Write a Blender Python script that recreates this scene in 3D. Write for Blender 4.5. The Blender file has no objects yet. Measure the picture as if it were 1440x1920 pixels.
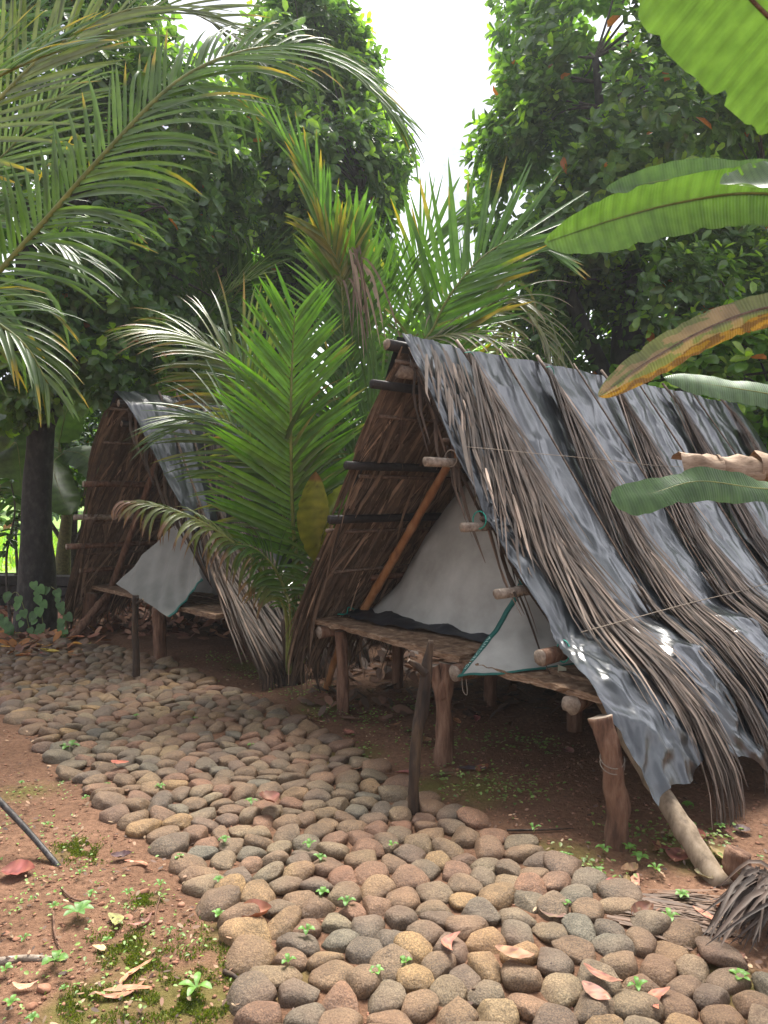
import bpy, math, random
import numpy as np
from mathutils import Vector, Matrix, noise

random.seed(7)
rng = np.random.default_rng(7)
scene = bpy.context.scene
COL = scene.collection

# ------------------------------------------------------------------ camera
FPX = 1331.0                       # focal length in photo pixels (1440 x 1920)
PITCH = math.radians(1.29)
CAMH = 1.6
cam_d = bpy.data.cameras.new('camera')
cam_d.sensor_fit = 'VERTICAL'
cam_d.sensor_height = 36.0
cam_d.sensor_width = 27.0
cam_d.lens = FPX / 1920.0 * 36.0
cam_d.clip_start = 0.05
cam_d.clip_end = 600.0
cam = bpy.data.objects.new('camera', cam_d)
cam.location = (0, 0, CAMH)
cam.rotation_euler = (math.radians(90) - PITCH, 0, 0)
COL.objects.link(cam)
scene.camera = cam

# ------------------------------------------------------------------ sky, sun, exposure
SUN_EL, SUN_AZ = 62.0, 8.0         # degrees above the horizon / from +Y towards +X
world = bpy.data.worlds.new('World')
scene.world = world
world.use_nodes = True
wn, wl = world.node_tree.nodes, world.node_tree.links
wn.clear()
w_out = wn.new('ShaderNodeOutputWorld')
w_bg = wn.new('ShaderNodeBackground')
w_sky = wn.new('ShaderNodeTexSky')
w_sky.sky_type = 'NISHITA'
w_sky.sun_disc = False
w_sky.sun_elevation = math.radians(SUN_EL)
w_sky.sun_rotation = math.radians(SUN_AZ)
w_sky.air_density = 1.0
w_sky.dust_density = 4.0
w_bw = wn.new('ShaderNodeRGBToBW')
w_tc = wn.new('ShaderNodeTexCoord')
w_no = wn.new('ShaderNodeTexNoise')
w_no.inputs['Scale'].default_value = 4.2
w_no.inputs['Detail'].default_value = 7
w_no.inputs['Roughness'].default_value = 0.55
w_rp = wn.new('ShaderNodeValToRGB')
w_rp.color_ramp.elements[0].position = 0.40
w_rp.color_ramp.elements[0].color = (0.20, 0.205, 0.235, 1)
w_rp.color_ramp.elements[1].position = 0.70
w_rp.color_ramp.elements[1].color = (1.0, 1.0, 1.06, 1)
w_mul = wn.new('ShaderNodeMix'); w_mul.data_type = 'RGBA'; w_mul.blend_type = 'MULTIPLY'
w_mul.inputs[0].default_value = 1.0
w_mix = wn.new('ShaderNodeMix'); w_mix.data_type = 'RGBA'
w_mix.inputs[0].default_value = 0.96          # cloud cover
wl.new(w_sky.outputs[0], w_bw.inputs[0])
w_mp = wn.new('ShaderNodeMapping'); w_mp.inputs['Location'].default_value = (3.1, 0.4, 1.7)
wl.new(w_tc.outputs['Generated'], w_mp.inputs['Vector'])
wl.new(w_mp.outputs[0], w_no.inputs['Vector'])
wl.new(w_no.outputs[0], w_rp.inputs[0])
# an overcast evens the sky out: compress the clear-sky range
w_pw = wn.new('ShaderNodeMath'); w_pw.operation = 'POWER'; w_pw.inputs[1].default_value = 0.35
w_sc = wn.new('ShaderNodeMath'); w_sc.operation = 'MULTIPLY'; w_sc.inputs[1].default_value = 1.8
wl.new(w_bw.outputs[0], w_pw.inputs[0]); wl.new(w_pw.outputs[0], w_sc.inputs[0])
wl.new(w_sc.outputs[0], w_mul.inputs[6])
wl.new(w_rp.outputs[0], w_mul.inputs[7])
wl.new(w_sky.outputs[0], w_mix.inputs[6])
wl.new(w_mul.outputs[2], w_mix.inputs[7])
wl.new(w_mix.outputs[2], w_bg.inputs[0])
w_bg.inputs[1].default_value = 0.15
wl.new(w_bg.outputs[0], w_out.inputs[0])

sun_d = bpy.data.lights.new('sun', 'SUN')
sun_d.energy = 2.0
sun_d.angle = math.radians(28)
sun_d.color = (1.0, 0.95, 0.87)
sun = bpy.data.objects.new('sun', sun_d)
_az, _el = math.radians(SUN_AZ), math.radians(SUN_EL)
_dir = Vector((math.sin(_az) * math.cos(_el), math.cos(_az) * math.cos(_el), math.sin(_el)))
sun.rotation_euler = _dir.to_track_quat('Z', 'Y').to_euler()
sun.location = _dir * 40
COL.objects.link(sun)

scene.view_settings.view_transform = 'Standard'
scene.view_settings.look = 'None'
scene.view_settings.exposure = 2.7
scene.view_settings.gamma = 1.0
scene.view_settings.use_curve_mapping = False
scene.render.engine = 'CYCLES'
cy = scene.cycles
cy.max_bounces = 7; cy.diffuse_bounces = 4; cy.glossy_bounces = 3
cy.transmission_bounces = 5; cy.transparent_max_bounces = 6
cy.caustics_reflective = False; cy.caustics_refractive = False
cy.use_denoising = True
cy.sample_clamp_indirect = 6.0

# ------------------------------------------------------------------ helpers
def at(px, py, Y):
    """Point seen at photo pixel (px, py) at world distance Y along the view."""
    cx, cyy = (px - 720) / FPX, -(py - 960) / FPX
    c, s = math.cos(PITCH), math.sin(PITCH)
    d = Vector((cx, c + cyy * s, -s + cyy * c))
    d *= Y / d.y
    return Vector((d.x, d.y, d.z + CAMH))

def gnd(px, py, z=0.0):
    cx, cyy = (px - 720) / FPX, -(py - 960) / FPX
    c, s = math.cos(PITCH), math.sin(PITCH)
    d = Vector((cx, c + cyy * s, -s + cyy * c))
    k = (z - CAMH) / d.z
    return Vector((d.x * k, d.y * k, z))

def tag(o, label=None, cat=None, group=None, kind=None):
    if label: o['label'] = label
    if cat: o['category'] = cat
    if group: o['group'] = group
    if kind: o['kind'] = kind
    return o

def adopt(o, parent):
    if parent is not None:
        o.parent = parent
        w = parent.get('_w')
        o.matrix_parent_inverse = Matrix.Translation(-Vector(w)) if w is not None else Matrix.Identity(4)
    return o

ROOTS = []
def root(name, loc, label, cat, group=None):
    o = bpy.data.objects.new(name, None)
    o.empty_display_size = 0.1
    o.location = loc
    o['_w'] = list(loc)
    COL.objects.link(o)
    ROOTS.append(o)
    return tag(o, label, cat, group)

def link_mesh(name, me, mats, parent=None, loc=None):
    o = bpy.data.objects.new(name, me)
    if not isinstance(mats, (list, tuple)): mats = [mats]
    if not me.materials:
        for m in mats: me.materials.append(m)
    if loc is not None:
        o.location = loc
    COL.objects.link(o)
    return adopt(o, parent)

def np_mesh(name, V, Fs, cols=None, smooth=True, midx=None, uv=None):
    """V (n,3); Fs = list of (k, m) index arrays (m = 3 or 4)."""
    V = np.asarray(V, dtype=np.float32).reshape(-1, 3)
    if not isinstance(Fs, (list, tuple)): Fs = [Fs]
    Fs = [np.asarray(f, dtype=np.int32) for f in Fs if len(f)]
    me = bpy.data.meshes.new(name)
    nl = sum(f.size for f in Fs); nf = sum(len(f) for f in Fs)
    me.vertices.add(len(V)); me.vertices.foreach_set('co', V.ravel())
    me.loops.add(nl)
    me.loops.foreach_set('vertex_index', np.concatenate([f.ravel() for f in Fs]))
    me.polygons.add(nf)
    tot = np.concatenate([np.full(len(f), f.shape[1], dtype=np.int32) for f in Fs])
    start = np.concatenate([[0], np.cumsum(tot)[:-1]]).astype(np.int32)
    me.polygons.foreach_set('loop_start', start)
    try: me.polygons.foreach_set('loop_total', tot)
    except Exception: pass
    if midx is not None:
        me.polygons.foreach_set('material_index', np.asarray(midx, dtype=np.int32))
    me.polygons.foreach_set('use_smooth', np.full(nf, bool(smooth)))
    if cols is not None:
        a = me.attributes.new('Col', 'FLOAT_COLOR', 'POINT')
        c = np.ones((len(V), 4), dtype=np.float32); c[:, :3] = np.asarray(cols).reshape(-1, 3)
        a.data.foreach_set('color', c.ravel())
    if uv is not None:
        a = me.attributes.new('Along', 'FLOAT2', 'POINT')
        a.data.foreach_set('vector', np.asarray(uv, dtype=np.float32).ravel())
    me.update(calc_edges=True)
    me.validate()
    return me

def nrm(a):
    a = np.asarray(a, dtype=float)
    return a / np.maximum(np.linalg.norm(a, axis=-1, keepdims=True), 1e-9)

def spline(pts, n):
    """Catmull-Rom through pts -> (n,3)."""
    P = np.array([list(p) for p in pts], dtype=float)
    if len(P) == 2:
        t = np.linspace(0, 1, n)[:, None]
        return P[0] * (1 - t) + P[1] * t
    P = np.vstack([2 * P[0] - P[1], P, 2 * P[-1] - P[-2]])
    seg = np.linalg.norm(np.diff(P[1:-1], axis=0), axis=1)
    cum = np.concatenate([[0], np.cumsum(seg)]); cum /= cum[-1]
    out = []
    for t in np.linspace(0, 1, n):
        k = min(int(np.searchsorted(cum, t, side='right')) - 1, len(seg) - 1)
        u = (t - cum[k]) / max(cum[k + 1] - cum[k], 1e-9)
        p0, p1, p2, p3 = P[k:k + 4]
        out.append(0.5 * ((2 * p1) + (-p0 + p2) * u + (2 * p0 - 5 * p1 + 4 * p2 - p3) * u * u + (-p0 + 3 * p1 - 3 * p2 + p3) * u ** 3))
    return np.array(out)

def frames(C):
    T = nrm(np.gradient(C, axis=0))
    ref = np.array([0, 0, 1.0]) if abs(T[0][2]) < 0.9 else np.array([1.0, 0, 0])
    Us = []
    u = ref - T[0] * ref.dot(T[0])
    for t in T:
        u = u - t * u.dot(t); u = u / max(np.linalg.norm(u), 1e-9)
        Us.append(u.copy())
    U = np.array(Us)
    return T, U, np.cross(T, U)

def tube_mesh(name, pts, radii, n=None, seg=8, rough=0.0, seed=0, bumps=0.0, fine=9.0, caps=True, square=False, cols=None):
    """Tapered, uneven tube through pts. Caps use material slot 1 when it exists."""
    n = n or max(2, 4 * (len(pts) - 1))
    C = spline(pts, n)
    R = np.interp(np.linspace(0, 1, n), np.linspace(0, 1, len(radii)), radii)
    T, U, W = frames(C)
    V = []
    for i in range(n):
        for k in range(seg):
            a = 2 * math.pi * k / seg
            d = U[i] * math.cos(a) + W[i] * math.sin(a)
            r = R[i]
            if rough:
                p = Vector((d[0] * 1.4 + seed * 7.3, d[1] * 1.4 + C[i][0] * 2, i * 0.22 + d[2] + seed))
                r *= 1 + rough * noise.noise(p)
                r *= 1 + rough * 0.6 * noise.noise(Vector((math.cos(a) * 2.5 + seed, math.sin(a) * 2.5, C[i][2] * fine + C[i][0] * fine)))
            V.append(C[i] + d * r)
    F = []
    for i in range(n - 1):
        for k in range(seg):
            k2 = (k + 1) % seg
            F.append((i * seg + k, i * seg + k2, (i + 1) * seg + k2, (i + 1) * seg + k))
    mid = [0] * len(F)
    tri = []
    if caps:
        V.append(C[0]); c0 = len(V) - 1
        V.append(C[-1]); c1 = len(V) - 1
        for k in range(seg):
            k2 = (k + 1) % seg
            tri.append((c0, k2, k)); tri.append((c1, (n - 1) * seg + k, (n - 1) * seg + k2))
        mid += [1] * len(tri)
    return np_mesh(name, V, [F, tri] if tri else [F], midx=mid, cols=None if cols is None else np.tile(cols, (len(V), 1)))

def tube(name, pts, radii, mats, parent=None, **k):
    if not isinstance(mats, (list, tuple)): mats = [mats, mats]
    me = tube_mesh(name, pts, radii, **k)
    return link_mesh(name, me, mats, parent)

def ribbons(C, Nn, W, prof, fold=0.25, cols=None, twist=None):
    """C (N,S,3) centre lines, Nn (N,3) or (N,S,3) face normals, W (N,), prof (S,) -> V (N,S,3 verts,3), F template."""
    C = np.asarray(C, dtype=float)
    N_, S = C.shape[:2]
    T = nrm(np.gradient(C, axis=1))
    if Nn.ndim == 2: Nn = np.repeat(Nn[:, None, :], S, axis=1)
    side = nrm(np.cross(T, Nn))
    up = nrm(np.cross(side, T))
    if twist is not None:
        a = twist[:, None, None] * np.linspace(0, 1, S)[None, :, None]
        side, up = side * np.cos(a) + up * np.sin(a), up * np.cos(a) - side * np.sin(a)
    w = (W[:, None] * prof[None, :])[..., None]
    V = np.stack([C - side * w + up * w * fold, C - up * w * fold * 0.5, C + side * w + up * w * fold], axis=2)
    q = []
    for i in range(S - 1):
        b = i * 3; t = b + 3
        q.append((b, b + 1, t + 1, t)); q.append((b + 1, b + 2, t + 2, t + 1))
    return V, np.array(q, dtype=np.int32)

def join_ribbons(V, q):
    N_, S = V.shape[:2]
    F = (np.arange(N_)[:, None, None] * (S * 3) + q[None]).reshape(-1, 4)
    return V.reshape(-1, 3), F

def box_mesh(name, a, b, w, h, up=(0, 0, 1), jitter=0.0, n=10, cols=None):
    """Plank from a to b, width w (sideways), thickness h, slightly uneven."""
    a, b, up = Vector(a), Vector(b), Vector(up)
    t = (b - a).normalized(); s = t.cross(up).normalized(); u = s.cross(t)
    V, F = [], []
    for i in range(n):
        c = a.lerp(b, i / (n - 1))
        for (x, y) in ((-.5, -.5), (-.5 * .97, .46), (-.44, .5), (.44, .5), (.5 * .97, .46), (.5, -.5)):
            j = [random.uniform(-jitter, jitter) for _ in range(2)]
            V.append(c + s * (x * w + j[0]) + u * (y * h + j[1] * 0.4))
    m = 6
    for i in range(n - 1):
        for k in range(m):
            k2 = (k + 1) % m
            F.append((i * m + k, i * m + k2, (i + 1) * m + k2, (i + 1) * m + k))
    me = bpy.data.meshes.new(name)
    me.from_pydata([tuple(v) for v in V], [], [tuple(reversed(f)) for f in F] + [tuple(range(m)), tuple(reversed(range((n - 1) * m, n * m)))])
    me.update()
    return me

# ------------------------------------------------------------------ materials
def new_mat(name):
    m = bpy.data.materials.new(name)
    m.use_nodes = True
    nt = m.node_tree
    b = nt.nodes['Principled BSDF']
    return m, nt.nodes, nt.links, b

def N(nodes, kind, **kw):
    n = nodes.new(kind)
    for k, v in kw.items():
        if k in n.inputs: n.inputs[k].default_value = v
        else: setattr(n, k, v)
    return n

def ramp(nodes, stops):
    r = nodes.new('ShaderNodeValToRGB')
    cr = r.color_ramp
    while len(cr.elements) < len(stops): cr.elements.new(0.5)
    for e, (p, c) in zip(cr.elements, stops):
        e.position = p; e.color = (*c, 1) if len(c) == 3 else c
    return r

def mixc(nodes, links, fac, a, b, mode='MIX'):
    m = nodes.new('ShaderNodeMix'); m.data_type = 'RGBA'; m.blend_type = mode
    for i, v in ((0, fac), (6, a), (7, b)):
        if hasattr(v, 'is_output'): links.new(v, m.inputs[i])
        elif i == 0: m.inputs[0].default_value = v
        else: m.inputs[i].default_value = (*v, 1)
    return m.outputs[2]

def bump(nodes, links, height, bsdf, strength=0.5, dist=0.01):
    b = nodes.new('ShaderNodeBump')
    b.inputs['Strength'].default_value = strength
    b.inputs['Distance'].default_value = dist
    links.new(height, b.inputs['Height'])
    links.new(b.outputs[0], bsdf.inputs['Normal'])
    return b

def objvec(nodes, links, scale=(1, 1, 1)):
    g = nodes.new('ShaderNodeNewGeometry')
    mp = nodes.new('ShaderNodeMapping')
    mp.inputs['Scale'].default_value = scale
    links.new(g.outputs['Position'], mp.inputs['Vector'])
    return mp.outputs[0]

def leaf_material(name, rough=0.38, trans=0.38, tint=(1.5, 1.75, 0.55), spec=0.5, stripe=0.0):
    m, n, l, b = new_mat(name)
    at_ = N(n, 'ShaderNodeAttribute', attribute_name='Col')
    no = N(n, 'ShaderNodeTexNoise', Scale=14.0, Detail=4.0)
    l.new(objvec(n, l), no.inputs['Vector'])
    r = ramp(n, [(0.3, (0.72, 0.74, 0.7)), (0.7, (1.2, 1.16, 1.1))])
    l.new(no.outputs[0], r.inputs[0])
    c = mixc(n, l, 1.0, at_.outputs[0], r.outputs[0], 'MULTIPLY')
    l.new(c, b.inputs['Base Color'])
    b.inputs['Roughness'].default_value = rough
    b.inputs['Specular IOR Level'].default_value = spec
    tr = N(n, 'ShaderNodeBsdfTranslucent')
    c2 = mixc(n, l, 1.0, c, tint, 'MULTIPLY')
    l.new(c2, tr.inputs[0])
    ms = n.new('ShaderNodeMixShader')
    ms.inputs[0].default_value = trans
    l.new(b.outputs[0], ms.inputs[1]); l.new(tr.outputs[0], ms.inputs[2])
    l.new(ms.outputs[0], n['Material Output'].inputs[0])
    return m

M = {}
M['leaf'] = leaf_material('glossy_leaf', rough=0.27, trans=0.42, spec=0.7, tint=(2.1, 2.3, 0.7))
M['leaf_far'] = leaf_material('far_leaf', rough=0.45, trans=0.45, tint=(2.0, 2.2, 0.6))
M['palm'] = leaf_material('palm_leaflet', rough=0.34, trans=0.30, tint=(1.35, 1.6, 0.5))
M['banana'] = leaf_material('banana_blade', rough=0.36, trans=0.34, tint=(1.2, 1.35, 0.6))
_n, _l = M['banana'].node_tree.nodes, M['banana'].node_tree.links
_a = N(_n, 'ShaderNodeAttribute', attribute_name='Along'); _s = N(_n, 'ShaderNodeSeparateXYZ'); _l.new(_a.outputs['Vector'], _s.inputs[0])
_m = N(_n, 'ShaderNodeMath', operation='MULTIPLY'); _m.inputs[1].default_value = 620.0; _l.new(_s.outputs[0], _m.inputs[0])
_q = N(_n, 'ShaderNodeMath', operation='SINE'); _l.new(_m.outputs[0], _q.inputs[0])
bump(_n, _l, _q.outputs[0], _n['Principled BSDF'], 0.35, 0.004)
M['weed'] = leaf_material('weed_leaf', rough=0.5, trans=0.3)
M['litter'] = leaf_material('dry_leaf', rough=0.65, trans=0.12, tint=(1.3, 1.0, 0.7), spec=0.3)
M['thatch'] = leaf_material('dried_palm_leaflet', rough=0.6, trans=0.08, tint=(1.2, 1.0, 0.8), spec=0.35)

def simple_mat(name, c1, c2, scale=(8, 8, 8), nscale=4.0, rough=0.8, bumpd=0.006, bs=0.6, spec=0.3, detail=6.0, c3=None):
    m, n, l, b = new_mat(name)
    v = objvec(n, l, scale)
    no = N(n, 'ShaderNodeTexNoise', Scale=nscale, Detail=detail, Roughness=0.62)
    l.new(v, no.inputs['Vector'])
    st = [(0.32, c1), (0.68, c2)] if c3 is None else [(0.28, c1), (0.5, c2), (0.72, c3)]
    r = ramp(n, st)
    l.new(no.outputs[0], r.inputs[0])
    l.new(r.outputs[0], b.inputs['Base Color'])
    b.inputs['Roughness'].default_value = rough
    b.inputs['Specular IOR Level'].default_value = spec
    if bumpd: bump(n, l, no.outputs[0], b, bs, bumpd)
    return m

M['bark_post'] = simple_mat('post_bark', (0.045, 0.022, 0.014), (0.15, 0.08, 0.05), (14, 14, 2.5), 2.2, 0.85, 0.02, 0.9, c3=(0.24, 0.145, 0.095))
M['bark_dark'] = simple_mat('dark_bark', (0.009, 0.007, 0.006), (0.038, 0.024, 0.016), (10, 10, 1.6), 2.0, 0.7, 0.012, 0.8, c3=(0.11, 0.07, 0.04))
M['cut_wood'] = simple_mat('cut_wood', (0.13, 0.095, 0.07), (0.33, 0.27, 0.21), (20, 20, 20), 2.0, 0.8, 0.004)
M['plank'] = simple_mat('rough_plank', (0.055, 0.030, 0.018), (0.19, 0.115, 0.068), (5, 5, 30), 3.0, 0.85, 0.016, 0.9, c3=(0.36, 0.26, 0.175))
M['pole_pale'] = simple_mat('weathered_pole', (0.10, 0.075, 0.056), (0.25, 0.20, 0.155), (9, 9, 9), 3.0, 0.8, 0.008, 0.8, c3=(0.40, 0.35, 0.29))
M['pole_dark'] = simple_mat('smoky_pole', (0.010, 0.009, 0.009), (0.035, 0.028, 0.026), (9, 9, 9), 3.0, 0.6, 0.006)
M['bamboo'] = simple_mat('brown_bamboo', (0.15, 0.06, 0.02), (0.30, 0.14, 0.055), (6, 6, 2), 3.0, 0.45, 0.002, c3=(0.36, 0.2, 0.1))
M['bamboo_grey'] = simple_mat('grey_bamboo', (0.10, 0.07, 0.045), (0.24, 0.18, 0.12), (8, 8, 3), 3.0, 0.6, 0.003, c3=(0.32, 0.25, 0.18))
M['trunk'] = simple_mat('tree_bark', (0.010, 0.009, 0.009), (0.026, 0.024, 0.022), (5, 5, 3), 3.0, 0.75, 0.02, 0.7, c3=(0.06, 0.055, 0.048))
M['limb'] = simple_mat('limb_bark', (0.03, 0.025, 0.02), (0.10, 0.085, 0.07), (8, 8, 8), 3.0, 0.8, 0.01)
M['rachis'] = simple_mat('green_rachis', (0.10, 0.13, 0.03), (0.24, 0.25, 0.07), (6, 6, 6), 2.0, 0.4, 0.0)
M['rachis_dry'] = simple_mat('dry_rachis', (0.07, 0.045, 0.032), (0.22, 0.16, 0.12), (12, 12, 12), 3.0, 0.75, 0.004)
M['rope'] = simple_mat('rope', (0.16, 0.13, 0.10), (0.28, 0.23, 0.18), (60, 60, 60), 3.0, 0.8, 0.001)
M['cord_green'] = simple_mat('green_cord', (0.01, 0.22, 0.16), (0.02, 0.34, 0.25), (60, 60, 60), 3.0, 0.6, 0.0)
M['metal_stick'] = simple_mat('blackened_stick', (0.012, 0.012, 0.013), (0.05, 0.045, 0.042), (20, 20, 6), 3.0, 0.5, 0.002, c3=(0.12, 0.10, 0.09))

def cloth_mat(name, c1, c2, rough=0.7, trans=0.0, fine=180.0):
    m, n, l, b = new_mat(name)
    v = objvec(n, l)
    no = N(n, 'ShaderNodeTexNoise', Scale=3.5, Detail=6.0, Roughness=0.6)
    l.new(v, no.inputs['Vector'])
    r = ramp(n, [(0.3, c1), (0.7, c2)])
    l.new(no.outputs[0], r.inputs[0])
    l.new(r.outputs[0], b.inputs['Base Color'])
    b.inputs['Roughness'].default_value = rough
    b.inputs['Specular IOR Level'].default_value = 0.3
    n2 = N(n, 'ShaderNodeTexNoise', Scale=9.0, Detail=5.0)
    l.new(v, n2.inputs['Vector'])
    bump(n, l, n2.outputs[0], b, 0.35, 0.02)
    return m
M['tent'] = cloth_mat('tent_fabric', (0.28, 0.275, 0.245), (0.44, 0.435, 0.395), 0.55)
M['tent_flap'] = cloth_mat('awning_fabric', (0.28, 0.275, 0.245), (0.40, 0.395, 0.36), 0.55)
M['tent_far'] = cloth_mat('shaded_tent_fabric', (0.17, 0.168, 0.15), (0.25, 0.247, 0.222), 0.6)  # darker copy of the tent cloth, roof overhang shade put into its colour
M['trim'] = cloth_mat('green_tape', (0.012, 0.085, 0.07), (0.025, 0.14, 0.115), 0.6)
M['ink'] = cloth_mat('pale_print', (0.35, 0.5, 0.45), (0.45, 0.6, 0.55), 0.6)
M['sheet'] = cloth_mat('dark_groundsheet', (0.012, 0.013, 0.016), (0.035, 0.037, 0.045), 0.5)

# black polythene: thin glossy sheet with fine crinkles
def tarp_mat():
    m, n, l, b = new_mat('black_polythene')
    v = objvec(n, l)
    no = N(n, 'ShaderNodeTexNoise', Scale=2.2, Detail=5.0)
    l.new(v, no.inputs['Vector'])
    r = ramp(n, [(0.35, (0.009, 0.011, 0.015)), (0.55, (0.016, 0.021, 0.025)), (0.75, (0.026, 0.034, 0.037))])
    l.new(no.outputs[0], r.inputs[0]); l.new(r.outputs[0], b.inputs['Base Color'])
    b.inputs['Roughness'].default_value = 0.30
    rr = N(n, 'ShaderNodeMapRange'); rr.inputs[3].default_value = 0.24; rr.inputs[4].default_value = 0.42
    l.new(no.outputs[0], rr.inputs[0]); l.new(rr.outputs[0], b.inputs['Roughness'])
    b.inputs['Specular IOR Level'].default_value = 0.75
    b.inputs['Coat Weight'].default_value = 0.7
    b.inputs['Coat Roughness'].default_value = 0.20
    # long pull folds running down the slope, plus light crinkle
    al = N(n, 'ShaderNodeAttribute', attribute_name='Along')
    mp = N(n, 'ShaderNodeMapping'); mp.inputs['Scale'].default_value = (6.5, 0.9, 1.0)
    l.new(al.outputs['Vector'], mp.inputs['Vector'])
    wf = N(n, 'ShaderNodeTexNoise', Scale=1.0, Detail=3.0, Roughness=0.5, Distortion=0.6); l.new(mp.outputs[0], wf.inputs['Vector'])
    wv = N(n, 'ShaderNodeTexVoronoi', Scale=9.0, feature='DISTANCE_TO_EDGE'); l.new(v, wv.inputs['Vector'])
    wm = N(n, 'ShaderNodeMath', operation='MULTIPLY'); wm.inputs[1].default_value = 0.10; l.new(wv.outputs['Distance'], wm.inputs[0])
    wa = N(n, 'ShaderNodeMath', operation='ADD'); l.new(wf.outputs[0], wa.inputs[0]); l.new(wm.outputs[0], wa.inputs[1])
    bump(n, l, wa.outputs[0], b, 0.40, 0.05)
    return m
M['tarp'] = tarp_mat()


def stone_mat():
    m, n, l, b = new_mat('river_stone')
    oi = N(n, 'ShaderNodeObjectInfo'); ge = N(n, 'ShaderNodeNewGeometry')
    ad = N(n, 'ShaderNodeMath', operation='ADD'); fr = N(n, 'ShaderNodeMath', operation='FRACT')
    l.new(oi.outputs['Random'], ad.inputs[0]); l.new(ge.outputs['Random Per Island'], ad.inputs[1]); l.new(ad.outputs[0], fr.inputs[0])
    r = ramp(n, [(0.0, (0.135, 0.090, 0.055)), (0.14, (0.175, 0.116, 0.068)), (0.28, (0.108, 0.086, 0.064)), (0.42, (0.178, 0.098, 0.060)),
                 (0.55, (0.150, 0.112, 0.070)), (0.66, (0.112, 0.102, 0.078)), (0.78, (0.195, 0.128, 0.068)), (0.88, (0.165, 0.138, 0.092)), (0.96, (0.235, 0.155, 0.075))])
    l.new(fr.outputs[0], r.inputs[0])
    v = objvec(n, l)
    n1 = N(n, 'ShaderNodeTexNoise', Scale=11.0, Detail=6.0, Roughness=0.6); l.new(v, n1.inputs['Vector'])
    r1 = ramp(n, [(0.3, (0.62, 0.60, 0.58)), (0.7, (1.28, 1.25, 1.2))]); l.new(n1.outputs[0], r1.inputs[0])
    c = mixc(n, l, 1.0, r.outputs[0], r1.outputs[0], 'MULTIPLY')
    n2 = N(n, 'ShaderNodeTexNoise', Scale=190.0, Detail=3.0); l.new(v, n2.inputs['Vector'])
    r2 = ramp(n, [(0.36, (0.5, 0.48, 0.46)), (0.5, (1, 1, 1)), (0.66, (1.7, 1.66, 1.55))]); l.new(n2.outputs[0], r2.inputs[0])
    c = mixc(n, l, 0.75, c, mixc(n, l, 1.0, c, r2.outputs[0], 'MULTIPLY'))
    # red soil splashed over the stones in patches
    n3 = N(n, 'ShaderNodeTexNoise', Scale=2.3, Detail=4.0); l.new(v, n3.inputs['Vector'])
    r3 = ramp(n, [(0.45, (0, 0, 0)), (0.72, (0.38, 0.38, 0.38))]); l.new(n3.outputs[0], r3.inputs[0])
    c = mixc(n, l, r3.outputs[0], c, (0.22, 0.105, 0.062))
    l.new(c, b.inputs['Base Color'])
    rr = N(n, 'ShaderNodeMapRange'); rr.inputs[3].default_value = 0.42; rr.inputs[4].default_value = 0.72
    l.new(n1.outputs[0], rr.inputs[0]); l.new(rr.outputs[0], b.inputs['Roughness'])
    b.inputs['Specular IOR Level'].default_value = 0.4
    n4 = N(n, 'ShaderNodeTexNoise', Scale=45.0, Detail=8.0, Roughness=0.7); l.new(v, n4.inputs['Vector'])
    bump(n, l, n4.outputs[0], b, 0.85, 0.016)
    return m
M['stone'] = stone_mat()

def soil_mat():
    m, n, l, b = new_mat('red_soil')
    v = objvec(n, l)
    n1 = N(n, 'ShaderNodeTexNoise', Scale=1.1, Detail=8.0, Roughness=0.65); l.new(v, n1.inputs['Vector'])
    r1 = ramp(n, [(0.3, (0.098, 0.050, 0.029)), (0.5, (0.172, 0.090, 0.051)), (0.7, (0.24, 0.130, 0.078))]); l.new(n1.outputs[0], r1.inputs[0])
    n2 = N(n, 'ShaderNodeTexNoise', Scale=38.0, Detail=8.0, Roughness=0.72); l.new(v, n2.inputs['Vector'])
    r2 = ramp(n, [(0.32, (0.55, 0.52, 0.5)), (0.52, (1, 1, 1)), (0.7, (1.42, 1.45, 1.5))]); l.new(n2.outputs[0], r2.inputs[0])
    c = mixc(n, l, 1.0, r1.outputs[0], r2.outputs[0], 'MULTIPLY')
    # moss film
    n3 = N(n, 'ShaderNodeTexNoise', Scale=1.7, Detail=7.0, Roughness=0.68); l.new(v, n3.inputs['Vector'])
    at_ = N(n, 'ShaderNodeAttribute', attribute_name='Col')
    sp = N(n, 'ShaderNodeSeparateColor'); l.new(at_.outputs[0], sp.inputs[0])
    mu = N(n, 'ShaderNodeMath', operation='MULTIPLY'); l.new(n3.outputs[0], mu.inputs[0]); l.new(sp.outputs[0], mu.inputs[1])
    r3 = ramp(n, [(0.30, (0, 0, 0)), (0.52, (0.8, 0.8, 0.8))]); l.new(mu.outputs[0], r3.inputs[0])
    c = mixc(n, l, r3.outputs[0], c, mixc(n, l, n2.outputs[0], (0.075, 0.062, 0.014), (0.15, 0.15, 0.028)))
    # humus-dark forest floor away from the path
    c = mixc(n, l, sp.outputs[1], c, mixc(n, l, n2.outputs[0], (0.045, 0.028, 0.018), (0.12, 0.075, 0.048)))
    l.new(c, b.inputs['Base Color'])
    b.inputs['Roughness'].default_value = 0.82
    b.inputs['Specular IOR Level'].default_value = 0.25
    mm = N(n, 'ShaderNodeMath', operation='ADD')
    n5 = N(n, 'ShaderNodeTexNoise', Scale=130.0, Detail=4.0); l.new(v, n5.inputs['Vector'])
    hl = N(n, 'ShaderNodeMath', operation='MULTIPLY'); hl.inputs[1].default_value = 0.45; l.new(n5.outputs[0], hl.inputs[0])
    l.new(n2.outputs[0], mm.inputs[0]); l.new(hl.outputs[0], mm.inputs[1])
    bump(n, l, mm.outputs[0], b, 0.8, 0.03)
    return m
M['soil'] = soil_mat()
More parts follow.
